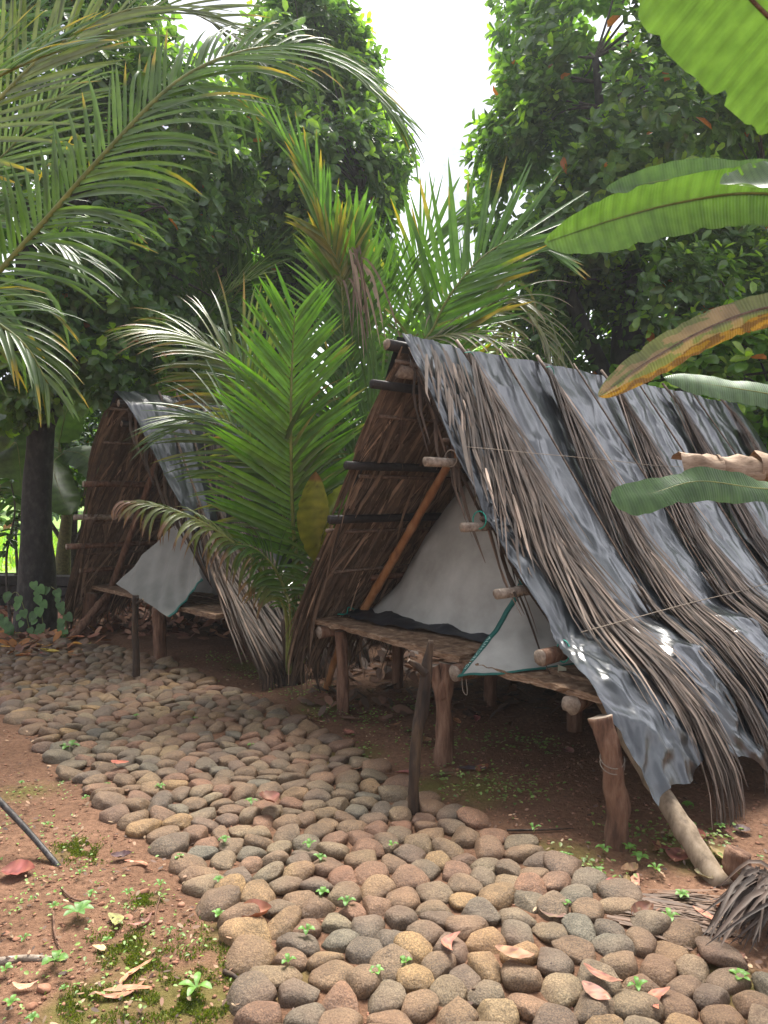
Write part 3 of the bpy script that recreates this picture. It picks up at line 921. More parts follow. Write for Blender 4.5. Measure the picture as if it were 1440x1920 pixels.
def bamboo(parent, name, a, b, r, mats, joints=6):
    pts_, rad = [], []
    for i in range(joints * 6 + 1):
        t = i / (joints * 6)
        pts_.append(Vector(a).lerp(Vector(b), t)); k = i % 6
        rad.append(r * (1.16 if k == 0 else 1.0) * (1 - .18 * t))
    return tube(name, pts_, rad, mats, parent, seg=12, n=len(pts_), rough=.03, seed=3)

class Hut:
    def __init__(s, name, label, Mx, My, Fx, Fy, prof, ridge, vfront, vback, seed, group='thatched sleeping huts beside the path', profl=None, vleft=None):
        s.vleft = vleft or vfront
        s.M = Vector((Mx, My, 0)); F_ = Vector((Fx, Fy, 0)).normalized()
        s.F = F_; s.D = Vector((-F_.y, F_.x, 0)); s.seed = seed
        s.prof = prof; s.ridge = ridge; s.vfront = vfront; s.vback = vback
        def cum(P): return np.concatenate([[0], np.cumsum(np.linalg.norm(np.diff(P, axis=0), axis=1))])
        s.P = np.array(prof); s.cum = cum(s.P); s.PL = np.array(profl or prof); s.cumL = cum(s.PL)
        s.root = root(name, s.M, label, 'hut', group)
        s.r = random.Random(seed); s.nr = np.random.default_rng(seed)
    def L(s, u, v, z): return s.M + s.F * u + s.D * v + Vector((0, 0, z))
    def slope(s, v, d, side=1):
        """Point on the roof, d metres down the slope from the ridge, and its outward normal."""
        P_, c_ = (s.P, s.cum) if side > 0 else (s.PL, s.cumL)
        d = max(0, min(d, c_[-1] - 1e-4))
        u = np.interp(d, c_, P_[:, 0]); z = np.interp(d, c_, P_[:, 1])
        e = .12
        u2 = np.interp(min(d + e, c_[-1]), c_, P_[:, 0]); z2 = np.interp(min(d + e, c_[-1]), c_, P_[:, 1])
        u1 = np.interp(max(d - e, 0), c_, P_[:, 0]); z1 = np.interp(max(d - e, 0), c_, P_[:, 1])
        tu, tz = u2 - u1, z2 - z1
        k = math.hypot(tu, tz)
        n = s.F * (side * -tz / k) + Vector((0, 0, tu / k))
        zz = .018 * noise.noise(Vector((v * 1.1, s.seed, 0))) * (1 - d / s.cum[-1])
        return s.L(side * u, v, z + zz), n

    def tarp(s, ribs, d1, knots, nv=300, ns=150, v1=None, dfun=None, name='tarpaulin'):
        v1 = s.vback if v1 is None else v1
        def disp(v, d):
            o = .0
            k = [abs(v - r) for r in ribs]
            near = min(k) if k else .4
            o += .022 * (1 - math.exp(-(near / .22) ** 2)) * math.sin(min(1, d / .5) * 1.57)
            o += .022 * noise.noise(Vector((v * 1.6, d * .7, s.seed)))
            o += .014 * noise.noise(Vector((v * 9.0 + .9 * d, d * 1.1, s.seed + 4)))
            o += .011 * max(0, .22 - abs(noise.noise(Vector((v * 3.1 - d * 1.3, d * 1.9 + v, s.seed + 6))))) / .22 + .006 * max(0, .2 - abs(noise.noise(Vector((v * 6.5 + d * 2.2, d * 3.0 - v, s.seed + 7))))) / .2
            fr = max(0, v - s.vfront(d))
            e = math.exp(-fr / .22)
            o += .006 * e * max(0, 1 - d / 1.9) * math.sin(v * 95 + 5 * noise.noise(Vector((v * 4, d, 3))) - d * 14 * math.exp(-fr / .2))
            for (kv, kd) in knots:
                dx, dy = v - kv, d - kd
                rr = math.hypot(dx, dy)
                o += (.014 if kd < 2 else .006) * math.exp(-rr / .28) * math.sin(17 * math.atan2(dy, dx)) * min(1, rr / .05) - .02 * math.exp(-(rr / .07) ** 2)
            lo = max(0, min(1, (d - 2.05) / .35))
            o += lo * (.045 * noise.noise(Vector((v * 2.6, d * 2.0, s.seed + 9))) + .020 * max(0, .25 - abs(noise.noise(Vector((v * 6, d * 5, s.seed + 2))))) / .25 + .008 * noise.noise(Vector((v * 14, d * 9, s.seed))) + .03)
            return o
        V, uvq = [], []
        for i in range(ns):
            dd = d1 * i / (ns - 1)
            va = s.vfront(dd)
            for j in range(nv):
                t = j / (nv - 1); t = t ** 1.35
                v = va + (v1 - va) * t
                d = dd * (dfun(v) if dfun else 1.0)
                p, n = s.slope(v, d)
                q = p + n * (.03 + disp(v, d))
                if i < 6: q.z += .012 * (1 - i / 6)
                V.append(q); uvq.append((v, d))
        F = []
        for i in range(ns - 1):
            for j in range(nv - 1):
                a = i * nv + j
                F.append((a, a + nv, a + nv + 1, a + 1))
        o = link_mesh(name, np_mesh(name, V, [F], uv=uvq), M['tarp'], s.root)
        # the sheet folds over the ridge and hangs down the other side
        V, F = [], []
        nv2, ns2 = 70, 26
        for i in range(ns2):
            dd = 2.1 * i / (ns2 - 1)
            for j in range(nv2):
                v = s.vleft(dd) + .03 + (v1 - s.vleft(dd)) * j / (nv2 - 1)
                p, n = s.slope(v, dd, -1)
                V.append(p + n * (.035 + .02 * noise.noise(Vector((v * 3, dd * 2, 8)))) + Vector((0, 0, .012 if i == 0 else 0)))
        for i in range(ns2 - 1):
            for j in range(nv2 - 1):
                a = i * nv2 + j
                F.append((a, a + 1, a + nv2 + 1, a + nv2))
        link_mesh('tarpaulin', np_mesh('tarpaulin', V, [F]), M['tarp'], s.root)
        return o

    def rib_frond(s, v0, d0, d1, n, spread=(6, 30), lens=(.5, .95), width=.0075, col=TH_GREY, drift=0.0, lift=.05, left_extra=0, rach=.010):
        """A dried palm frond tied stem-up at the ridge, leaflets lying down the slope."""
        r = s.r
        curve = lambda d: v0 + drift * d + .02 * math.sin(d * 1.7 + v0 * 3)
        rp = []
        for k in range(10):
            d = d0 + (d1 - d0) * k / 9
            p, nn = s.slope(curve(d), d); rp.append(p + nn * (.055 + lift))
        p0, nn = s.slope(v0, 0)
        rp[0] = p0 + Vector((0, 0, .06)) + nn * .03
        fr = tube('dried_frond', rp, [rach * 1.25, rach, rach * .45], M['rachis_dry'], s.root, seg=7, n=24, rough=.2, seed=v0)
        st, wd = [], []
        for i in range(n):
            sd = 1 if i % 2 else -1
            if left_extra and r.random() < left_extra: sd = -1
            t = (i + r.random()) / n
            db = d0 + .04 + (d1 - d0 - .15) * t
            vb = curve(db)
            a = math.radians(r.uniform(*spread)) * (1.0 - .25 * t) * r.uniform(.6, 1.2)
            Ln = r.uniform(*lens) * (.75 + .5 * math.sin(math.pi * min(1, t * .8 + .15)))
            bend = r.uniform(.2, .9)
            lf = r.uniform(.0, lift) ; wob = r.uniform(-.010, .010); lift_end = r.uniform(-.01, .03)
            def f(k, vb=vb, db=db, a=a, Ln=Ln, sd=sd, bend=bend, lf=lf, wob=wob, le=lift_end):
                ang = a * (1 - bend * k)
                v = vb + sd * Ln * k * math.sin(a * (1 - .5 * bend * k)) + wob * math.sin(k * 5)
                d = db + Ln * k * math.cos(ang)
                over = max(0, d - (s.cum[-1] - .02))
                p, nn = s.slope(v, d)
                p = p + nn * (.058 + lf + .05 * (1 - k) * .3 + le * k) - Vector((0, 0, over))
                return p, nn
            st.append(f); wd.append(width * r.uniform(.45, 1.7))
        v_, f_, c_ = strips_on(None, st, wd, *col, r=s.nr)
        tag(link_mesh('leaflets', np_mesh('leaflets', v_, [f_], cols=c_), M['thatch'], fr), kind='stuff')
        return fr

    def inner_thatch(s, side, rows, n, va, vb, col, inside=True, lens=(.5, .95), tilt=(-28, 6), lie=.02, name='thatch_panel'):
        """Rows of dried fronds hung on the inside (or lying over the outside) of one slope."""
        r = s.r
        sg = -1 if inside else 1
        for ri, d0 in enumerate(rows):
            a_, an = s.slope(va(d0) if callable(va) else va, d0, side); b_, bn = s.slope(vb, d0, side)
            fr = tube(name, [a_ + an * sg * .05, (a_ + b_) / 2 + an * sg * .055, b_ + bn * sg * .05], [.014, .012, .009], M['rachis_dry'], s.root, seg=6, n=12, rough=.2, seed=ri)
            st, wd = [], []
            for i in range(n):
                db = d0 + r.uniform(-.1, .25)
                v_lo = va(db) if callable(va) else va
                t = r.random() ** 1.35
                v0 = v_lo + (vb - v_lo) * t
                a = math.radians(r.uniform(*tilt)); Ln = r.uniform(*lens)
                lf = r.uniform(0, lie) ; loose = r.random() < .1
                fl = r.uniform(.02, .16) if loose else 0; curv = r.uniform(-.25, .25)
                def f(k, v0=v0, db=db, a=a, Ln=Ln, lf=lf, fl=fl, curv=curv):
                    aa = a + curv * k
                    v = v0 + Ln * k * math.sin(aa); d = db + Ln * k * math.cos(aa)
                    lo = (s.vleft if side < 0 else s.vfront)(d) - .03 + .5 * lf
                    if v < lo: v = lo - .12 * (1 - math.exp(-(lo - v) / .3))
                    over = max(0, d - ((s.cum if side > 0 else s.cumL)[-1] - .02))
                    p, nn = s.slope(v, d, side)
                    return p + nn * sg * (.03 + lf + fl * k * k) - Vector((0, 0, over)), nn * sg
                st.append(f); wd.append(.0115 * r.uniform(.5, 1.7))
            v_, f_, c_ = strips_on(None, st, wd, *col, r=s.nr)
            tag(link_mesh('leaflets', np_mesh('leaflets', v_, [f_], cols=c_), M['thatch'], fr), kind='stuff')

    def backing(s, side, d0, d1, vb, mat, off, name='thatch_backing'):
        V, F = [], []
        nv, ns = 40, 24
        for i in range(ns):
            d = d0 + (d1 - d0) * i / (ns - 1)
            for j in range(nv):
                vf = s.vleft if side < 0 else s.vfront
                v = vf(d) + .06 + (vb - vf(d)) * j / (nv - 1)
                p, n = s.slope(v, d, side)
                V.append(p + n * (off + .012 * noise.noise(Vector((v * 12, d * 3, side)))))
        for i in range(ns - 1):
            for j in range(nv - 1):
                a = i * nv + j; F.append((a, a + 1, a + nv + 1, a + nv))
        return link_mesh(name, np_mesh(name, V, [F]), mat, s.root)

    def gable(s, v, z0=.1):
        """Closed rear end: upright dried leaflets over a dark sheet."""
        zt = s.P[0][1]
        pts_ = [s.L(0, v, zt - .05)] + [s.L(u, v, z) for u, z in s.P[1:]] + [s.L(-u, v, z) for u, z in s.PL[:0:-1]]
        th = s.D * .03
        n = len(pts_)
        V = [p for p in pts_] + [p + th for p in pts_]
        me = bpy.data.meshes.new('rear_gable')
        me.from_pydata([tuple(p) for p in V], [], [tuple(range(n)), tuple(range(2 * n - 1, n - 1, -1))] + [(i, (i + 1) % n, n + (i + 1) % n, n + i) for i in range(n)])
        g = link_mesh('rear_gable', me, M['backing'], s.root)
        r = s.r; st, wd = [], []
        for i in range(360):
            u = r.uniform(-1.3, 1.3); zmax = np.interp(abs(u), s.P[:, 0], s.P[:, 1]) - .08
            z = r.uniform(max(.5, zmax - 1.3), zmax) if zmax > .55 else zmax
            Ln = r.uniform(.4, .9); a = r.uniform(-.3, .3)
            def f(k, u=u, z=z, Ln=Ln, a=a, o=r.uniform(.01, .04)):
                return s.L(u + Ln * k * math.sin(a), v - o, max(.05, z - Ln * k * math.cos(a))), -s.D
            st.append(f); wd.append(.011 * r.uniform(.6, 1.4))
        v_, f_, c_ = strips_on(None, st, wd, *TH_DARK, r=s.nr)
        tag(link_mesh('leaflets', np_mesh('leaflets', v_, [f_], cols=c_), M['thatch'], g), kind='stuff')

M['backing'] = simple_mat('woven_thatch', (0.05, 0.034, 0.024), (0.15, 0.10, 0.07), (3, 3, 30), 3.0, 0.85, 0.01, 0.8, c3=(0.22, 0.15, 0.105))

def sheet(name, rows, mat, parent, wrinkle=.0, seed=0, sub=1, smooth=True, freq=5):
    R = np.array([[list(p) for p in row] for row in rows])
    V = R.reshape(-1, 3)
    nr, nc = R.shape[:2]
    if wrinkle:
        du = np.gradient(R, axis=0); dv = np.gradient(R, axis=1)
        nn = nrm(np.cross(du, dv)).reshape(-1, 3)
        V = np.array([p + n * wrinkle * (noise.noise(Vector(p) * freq + Vector((seed, 0, 0))) + .4 * noise.noise(Vector(p) * freq * 2.7 + Vector((0, seed, 0)))) for p, n in zip(V, nn)])
    ii = (np.arange(nr - 1)[:, None] * nc + np.arange(nc - 1)[None]).ravel()
    return link_mesh(name, np_mesh(name, V, [np.stack([ii, ii + 1, ii + nc + 1, ii + nc], axis=1)], smooth=smooth), mat, parent), V.reshape(nr, nc, 3)

def band(name, edge, inward, width, mat, parent, lift, thick=.004):
    """Tape sewn along an edge: edge pts (n,3), inward unit vectors (n,3)."""
    e = np.array(edge); w = np.array(inward); up = np.array(lift)
    rows = [e - w * .004 - up * thick, e - w * .004 + up * thick, e + w * width * .5 + up * thick * 1.3, e + w * width + up * thick, e + w * width - up * thick]
    o, _ = sheet(name, [[Vector(p) for p in r_] for r_ in rows], mat, parent)
    return o

# ---- near hut -------------------------------------------------------------
F1 = (.658, -.753)
near = Hut('thatched_hut', 'near A-frame hut on log posts, roofed in shiny black plastic and grey dried fronds', .28, 4.66, *F1,
           prof=[(0, 2.58), (.42, 1.82), (.78, 1.22), (1.12, .82), (1.40, .63), (1.60, .42), (1.72, .20), (1.76, .04)],
           profl=[(0, 2.58), (1.08, .72), (1.20, .48), (1.28, .28)],
           ridge=2.58, vfront=lambda d: -.26 + .05 * d - .24 * min(1, max(0, (d - 2.05) / .5)) ** 1.2, vleft=lambda d: -.26 + .05 * d, vback=4.68, seed=31)
H = near
RIBS1 = [.254, 1.14, 2.02, 3.06, 4.24]
H.tarp(RIBS1, 3.06, knots=[(-.19, 1.28), (-.13, 2.16)], dfun=lambda v: 1.0 - .035 * math.exp(-((v + .3) / .35) ** 2) + .01 * math.exp(-((v - .5) / .5) ** 2) - .05 * (.5 + .5 * math.sin(v * 5)) - .04 * noise.noise(Vector((v * 3, 0, 5))))
H.backing(-1, .05, 2.15, 4.6, M['backing'], .01)
H.backing(1, .05, 2.0, 4.6, M['backing'], .005)
H.inner_thatch(-1, [.12, .5, .95, 1.4, 1.75], 190, H.vfront, 3.4, TH_BROWN, lens=(.5, 1.0), tilt=(-34, 4))
H.inner_thatch(1, [.15, .7, 1.25], 60, lambda d: H.vfront(d) + .08, 3.0, TH_DARK, lens=(.4, .8))
H.gable(4.5)
for i, (rv, n, drift) in enumerate(((RIBS1[0], 560, .02), (RIBS1[1], 470, .02), (RIBS1[2], 450, .03), (RIBS1[3], 430, .03), (RIBS1[4], 200, .02))):
    H.rib_frond(rv, .0, 2.72, n, drift=drift, spread=(5, 21) if i else (5, 25), lens=(.5, 1.0), left_extra=.12 if i == 0 else 0)
# a second, shaggier frond laid over the front strip and lower fronds between the ribs
for rv, n in ((.70, 130), (1.62, 130), (2.55, 120), (3.6, 100)):
    H.rib_frond(rv, 1.8, 2.8, n, spread=(2, 12), lens=(.4, .85), drift=.05, rach=.006)
# shaggy torn leaflets hanging over the front edge
st, wd = [], []
for i in range(150):
    d = random.uniform(.05, 1.35); v = H.vfront(d) + random.uniform(.12, .5) - .02
    Ln = random.uniform(.18, .5); a = random.uniform(-.5, .05)
    def f(k, v=v, d=d, Ln=Ln, a=a, o=random.uniform(.05, .09)):
        p, n = H.slope(max(v + Ln * k * math.sin(a), H.vfront(d) - .05), d + Ln * k * math.cos(a)); return p + n * o, n
    st.append(f); wd.append(random.uniform(.006, .015))
v_, f_, c_ = strips_on(None, st, wd, *TH_GREY)
fringe = link_mesh('torn_thatch_fringe', np_mesh('torn_thatch_fringe', v_, [f_], cols=c_), M['thatch'], H.root)
tag(fringe, kind='stuff')

ENDS = [M['pole_pale'], M['cut_wood']]
# ridge pole and purlins: each pole a part of its own
log(H.root, 'ridge_pole', [H.L(-.02, -.33, 2.55), H.L(0, 2, 2.53), H.L(0, 4.7, 2.53)], [.035, .035, .03], [M['pole_dark'], M['cut_wood']], 1)
def purlin(d, side, v0, v1, r_, mats, inset, seed):
    a, n1 = H.slope(v0, d, side); b, n2 = H.slope(v1, d, side)
    return log(H.root, 'purlin', [a - n1 * inset, (a + b) / 2 - n1 * inset, b - n2 * inset], [r_, r_ * .95, r_ * .85], mats, seed, rough=.2)
log(H.root, 'purlin', [H.L(-.05, -.20, 2.40), H.L(.04, .9, 2.40), H.L(.05, 3, 2.42)], [.042, .042, .04], ENDS, 4)
for d, v0, c in ((.28, -.40, 'pole_dark'), (.86, -.38, 'pole_dark'), (1.28, -.36, 'pole_dark'), (1.82, .25, 'bark_post'), (2.12, .3, 'bark_post')):
    purlin(d, -1, v0, 3.6, .024 if d > 1.8 else .030, [M[c], M[c]], .07, int(d * 10))
for d, v0 in ((.86, -.37), (1.30, -.30), (1.72, -.29), (2.12, -.27)):
    purlin(d, 1, v0, 3.8, .029 if d < 2 else .04, ENDS if d < 2 else [M['bark_post'], M['cut_wood']], .055, int(d * 10) + 2)
bamboo(H.root, 'rafter', H.L(-.98, .24, .66), H.L(.12, .50, 2.32), .034, M['bamboo'], 7)
bamboo(H.root, 'rafter', H.L(1.05, .40, .62), H.L(.02, .40, 2.45), .034, M['bamboo'], 7)
bamboo(H.root, 'rafter', H.L(-1.12, 2.4, .66), H.L(-.04, 2.4, 2.45), .034, M['bamboo'], 7)

# platform boards
ZP = .655
E0, E1 = Vector((-.50, 5.31, 0)), Vector((1.05, 3.27, 0))
ed = (E1 - E0).normalized(); back = Vector((-ed.y, ed.x, 0))
if back.dot(H.D) < 0: back = -back
def board(t0, t1, off, w, z, h, seed, jit=.006):
    a = E0.lerp(E1, t0) + back * off; b = E0.lerp(E1, t1) + back * off
    a.z = z; b.z = z
    me = box_mesh('plank', a, b, w, h, jitter=jit, n=26)
    return link_mesh('plank', me, M['plank'], H.root)
random.seed(5)
board(-.02, .60, .10, .20, ZP, .034, 1, .014)
board(.585, .975, .11, .16, ZP - .024, .032, 2, .014)
for k in range(7):
    board(.0, .93 - .055 * min(k, 3), .34 + k * .26, .245, ZP - .012 + random.uniform(-.006, .006), .03, k + 3)
log(H.root, 'crossbeam', [E0.lerp(E1, .02) - back * .02 + Vector((0, 0, .585)), E0.lerp(E1, .02) + back * 1.9 + Vector((0, 0, .585))], [.045, .04], [M['bark_post'], M['cut_wood']], 8)
log(H.root, 'crossbeam', [E0.lerp(E1, .60) - back * .03 + Vector((0, 0, .575)), E0.lerp(E1, .60) + back * 1.9 + Vector((0, 0, .585))], [.05, .045], [M['bark_post'], M['cut_wood']], 9)
log(H.root, 'crossbeam', [E0.lerp(E1, .90) + back * .04 + Vector((0, 0, .565)), E0.lerp(E1, .70) + back * 1.9 + Vector((0, 0, .585))], [.05, .045], [M['bark_post'], M['cut_wood']], 10)

# posts (feet read from the photo, on the ground plane)
BP = [M['bark_post'], M['cut_wood']]
g = gnd(643, 1338); log(H.root, 'post', [g + Vector((0, 0, -.05)), g + Vector((.0, .02, .3)), g + Vector((-.02, .05, .60))], [.050, .042, .046], BP, 11)
g = gnd(830, 1432); log(H.root, 'post', [g + Vector((0, 0, -.05)), g + Vector((.01, 0, .15)), g + Vector((.005, 0, .38)), g + Vector((.03, .02, .60))], [.062, .052, .050, .055], BP, 12, rough=.3)
log(H.root, 'post', [g + Vector((.01, 0, .40)), g + Vector((-.035, .0, .50)), g + Vector((-.06, .0, .59))], [.045, .036, .032], BP, 22, rough=.3)
g = gnd(1152, 1585); log(H.root, 'post', [g + Vector((.01, 0, -.05)), g + Vector((.015, 0, .14)), g + Vector((.0, .0, .26)), g + Vector((-.015, .0, .42)), g + Vector((-.055, .03, .585))], [.054, .048, .054, .046, .056], BP, 13, rough=.34)
g = gnd(1078, 1366); log(H.root, 'post', [g + Vector((0, 0, -.05)), g + Vector((0, 0, .58))], [.055, .05], BP, 14)
g = gnd(920, 1320); log(H.root, 'post', [g + Vector((0, 0, -.05)), g + Vector((0, 0, .58))], [.05, .05], BP, 15)
g = gnd(745, 1290); log(H.root, 'post', [g + Vector((0, 0, -.05)), g + Vector((0, 0, .58))], [.045, .045], BP, 16)
bamboo(H.root, 'brace', gnd(606, 1300) + Vector((0, 0, -.03)), at(650, 1165, 5.6), .030, M['bamboo'], 4)
# bamboo prop under the low eave
pb = gnd(1352, 1652); pt = H.L(1.36, -.02, .50)
bamboo(H.root, 'prop', pb + Vector((0, 0, -.03)), pt + (pt - pb) * .12, .050, [M['bamboo_grey'], M['cut_wood']], 4)
g = gnd(1382, 1640); log(H.root, 'stump', [g + Vector((0, 0, -.04)), g + Vector((0, 0, .06)), g + Vector((.01, 0, .10))], [.06, .055, .05], [M['bark_post'], M['bark_post']], 17)

# ropes holding the sheet down
def rope_on(v0, d0, v1, d1, n=16, r_=.002, mat='rope', lift=.13, hut=None):
    hh = hut or H
    pp = []
    for k in range(n):
        t = k / (n - 1)
        p, nn = hh.slope(v0 + (v1 - v0) * t, d0 + (d1 - d0) * t); pp.append(p + nn * (lift + .01 * math.sin(t * 9)))
    return tube('rope', pp, [r_, r_], M[mat], hh.root, seg=5, n=n * 2)
rope_on(-.2, .87, 3.3, .95)
rope_on(-.1, 2.14, 4.4, 2.0, r_=.0028, lift=.13)
for (kv, kd) in ((-.19, 1.28), (-.13, 2.14), (-.2, .86)):
    p, nn = H.slope(kv, kd)
    ang = np.linspace(0, 2 * math.pi, 14)
    tube('tie', [p - nn * .01 + H.D * .0 + (nn * math.cos(a) + Vector((0, 0, 1)).cross(H.D) * 0 + (H.F * .5 - Vector((0, 0, .86))) * math.sin(a)) * .05 for a in ang], [.004, .004], M['cord_green' if kd > 1 else 'rope'], H.root, seg=5, n=30)
for (rv) in RIBS1[:3]:
    p, nn = H.slope(rv, .10)
    tube('tie', [p + nn * .11 + H.D * -.05, p + nn * .125, p + nn * .11 + H.D * .05 + Vector((0, 0, -.03)), p + nn * .10 + H.D * .06 + Vector((0, 0, -.10))], [.003, .003], M['cord_green'], H.root, seg=5, n=16)
g = gnd(1152, 1585)
tube('tie', [g + Vector((math.cos(a) * .054 - .012, math.sin(a) * .054, .36 + .03 * math.sin(a * 1.0) + .004 * a)) for a in np.linspace(0, 4 * math.pi, 26)], [.0028, .0028], M['rope'], H.root, seg=5, n=60)

# ---- tents ------------------------------------------------------------------
def dome(parent, hut, u0, u1, v0, v1, zb, Hh, mat, seed, steep=.42, pw=1.75, lean=0.0):
    rows = []
    nu, nv = 72, 48
    for i in range(nv):
        b = i / (nv - 1)
        row = []
        for j in range(nu):
            a = -1 + 2 * j / (nu - 1)
            f = min(1, b / steep); f = (math.sin(f * math.pi / 2)) ** 1.15
            gback = min(1, (1 - b) / .3); gback = math.sin(gback * math.pi / 2)
            z = Hh * (1 - abs(a) ** pw) * f * gback
            um = (u0 + u1) / 2 + a * (u1 - u0) / 2
            Pp = hut.P if um > 0 else hut.PL
            lim = np.interp(abs(um), Pp[:, 0], Pp[:, 1]) - .16 - zb
            z = max(0, min(z, lim) if z < lim + .02 else lim + .02 * math.tanh((z - lim) * 3))
            v = v0 + (v1 - v0) * b + .10 * a * a * (1 - b)
            # folds near the hem
            w = math.exp(-z / .22) * (1 if b < .5 else .3)
            z += w * .02 * noise.noise(Vector((um * 6, seed, 0)))
            v += w * .05 * noise.noise(Vector((um * 4.5, z * 6, seed))) + .05 * noise.noise(Vector((um * 1.7, z * 1.2, seed + 3))) * (1 - b)
            row.append(hut.L(um, v, zb + max(0, z)))
        rows.append(row)
    return sheet('canopy', rows, mat, parent, wrinkle=.012, seed=seed, freq=5)

t1 = root('dome_tent', near.L(0, .9, .68), 'grey-green dome tent with an open awning flap inside the near hut', 'tent', 'tents inside the huts')
dome(t1, near, -1.06, 1.02, .22, 2.5, .69, 1.16, M['tent'], 3, pw=2.3, steep=.30)
# dark groundsheet spilling on to the planks
rows = []
for i in range(14):
    b = i / 13
    rows.append([near.L(-1.0 + 1.75 * a, .26 - .20 * (1 - b) * (1 + .25 * math.sin(a * 7)) + .02 + .06 * b, .686 + .035 * b * (1 + .5 * math.sin(a * 23 + b * 3)) + .006 * math.sin(a * 40 + b * 9)) for a in np.linspace(0, 1, 50)])
sheet('groundsheet', rows, M['sheet'], t1, wrinkle=.012, seed=5, freq=9)
# awning flap
Ledge = spline([at(990, 1040, 4.42), at(972, 1100, 4.34), at(940, 1160, 4.24), at(902, 1215, 4.12), at(857, 1268, 4.03)], 36)
Redge = spline([at(1000, 1040, 4.42), at(1030, 1090, 4.34), at(1062, 1150, 4.22), at(1090, 1205, 4.08), at(1106, 1243, 3.97)], 36)
Bot = spline([at(857, 1268, 4.03), at(905, 1268, 3.90), at(960, 1261, 3.82), at(1030, 1252, 3.86), at(1106, 1243, 3.97)], 40)
rows = []
for i in range(36):
    t = i / 35
    row = []
    for j in range(40):
        s_ = j / 39
        base_p = Ledge[i] * (1 - s_) + Redge[i] * s_
        lin = Ledge[-1] * (1 - s_) + Redge[-1] * s_
        row.append(Vector(base_p + (Bot[j] - lin) * t ** 1.5 + np.array([0, 0, -.02 * math.sin(math.pi * s_) * math.sin(math.pi * t)])))
    rows.append(row)
flap, FV = sheet('awning_flap', rows, M['tent_flap'], t1, wrinkle=.018, seed=8, freq=5)
nrmF = np.array([-.35, -.85, .35])
inw = nrm(FV[:, 3] - FV[:, 0])
tp = band('edge_tape', FV[:, 0], inw, .032, M['trim'], t1, nrmF, .004)
band('edge_tape', FV[-1, :], nrm(FV[-4, :] - FV[-1, :]), .016, M['trim'], t1, nrmF, .004)
# printed word on the tape
def word_on(text, edge, inward, s0, s1, height, parent, mat, off):
    cu = bpy.data.curves.new('word', 'FONT'); cu.body = text; cu.size = 1.0; cu.space_character = 1.15
    ob = bpy.data.objects.new('word', cu); COL.objects.link(ob)
    dg = bpy.context.evaluated_depsgraph_get(); dg.update()
    me = bpy.data.meshes.new_from_object(ob.evaluated_get(dg))
    COL.objects.unlink(ob); bpy.data.objects.remove(ob)
    co = np.array([v.co[:] for v in me.vertices]); wd_ = co[:, 0].max(); hm = .72
    e = np.array(edge); w = np.array(inward)
    idx = np.linspace(0, 1, len(e))
    for v, c in zip(me.vertices, co):
        s_ = s0 + (s1 - s0) * c[0] / wd_
        p = np.array([np.interp(s_, idx, e[:, k]) for k in range(3)]); ww = np.array([np.interp(s_, idx, w[:, k]) for k in range(3)])
        v.co = p + ww * (.006 + height * c[1] / hm) + np.array(off)
    return link_mesh('printed_word', me, mat, parent)
e_r = FV[::-1, 0]; w_r = inw[::-1]
word_on('QUECHUA', e_r, w_r, .06, .34, .018, tp, M['ink'], nrmF * .009)
tube('guy_loop', [at(866, 1268, 4.02), at(868, 1295, 4.01), at(876, 1302, 4.0), at(874, 1272, 4.01)], [.003, .003], M['rope'], t1, seg=5, n=16)
rows = [[at(1046 + 8 * i, 1246 + 14 * j + 3 * i, 3.80 - .008 * j) for i in range(3)] for j in range(3)]
sheet('pull_tab', rows, simple_mat('pale_webbing', (.5, .5, .36), (.6, .6, .45), rough=.8, bumpd=0), t1)
tube('guy_cord', [near.L(-1.0, .22, .70), near.L(-1.02, .15, .73), near.L(-.98, .10, .69), near.L(-1.04, .06, .685)], [.005, .005], M['cord_green'], t1, seg=6, n=16)

# ---- far hut ------------------------------------------------------------------
F2 = (.70, -.714)
far = Hut('thatched_hut', 'far A-frame hut beside the dark tree trunk, half hidden by the young palm', -2.28, 7.42, *F2,
          prof=[(0, 2.60), (.16, 2.47), (.46, 1.86), (.80, 1.24), (1.12, .78), (1.50, .42), (1.82, .15), (1.98, .02)],
          profl=[(0, 2.60), (.16, 2.47), (1.14, .70), (1.38, .30), (1.5, .06)],
          ridge=2.6, vfront=lambda d: -.56 + .26 * d, vleft=lambda d: -.56 + .05 * d, vback=4.4, seed=57)
H2 = far
H2.tarp([.35, 1.2, 2.2, 3.2], 2.35, knots=[], nv=120, ns=70)
H2.backing(-1, .05, 2.1, 4.2, M['backing'], .01)
H2.backing(1, .05, 2.0, 4.2, M['backing'], .005)
H2.gable(4.1)
H2.inner_thatch(-1, [.15, .55, 1.0, 1.5, 1.9], 220, H2.vleft, 3.0, TH_BROWN, lens=(.6, 1.1), tilt=(-30, 6))
H2.inner_thatch(1, [.2, .8, 1.3], 50, lambda d: H2.vfront(d) + .08, 2.5, TH_DARK)
for rv, n in ((.36, 200), (1.2, 150), (2.2, 140), (3.2, 140)):
    H2.rib_frond(rv, 0, 2.5, n, spread=(4, 24))
for rv, d0, n in ((-.08, 1.25, 300), (.12, 1.3, 300), (.45, 1.2, 280), (.9, 1.1, 240), (1.4, 1.1, 200), (2.0, 1.1, 160)):
    H2.rib_frond(rv, d0, 2.95, n, spread=(2, 14), lens=(.5, 1.05), lift=.09, width=.009, col=TH_MID)
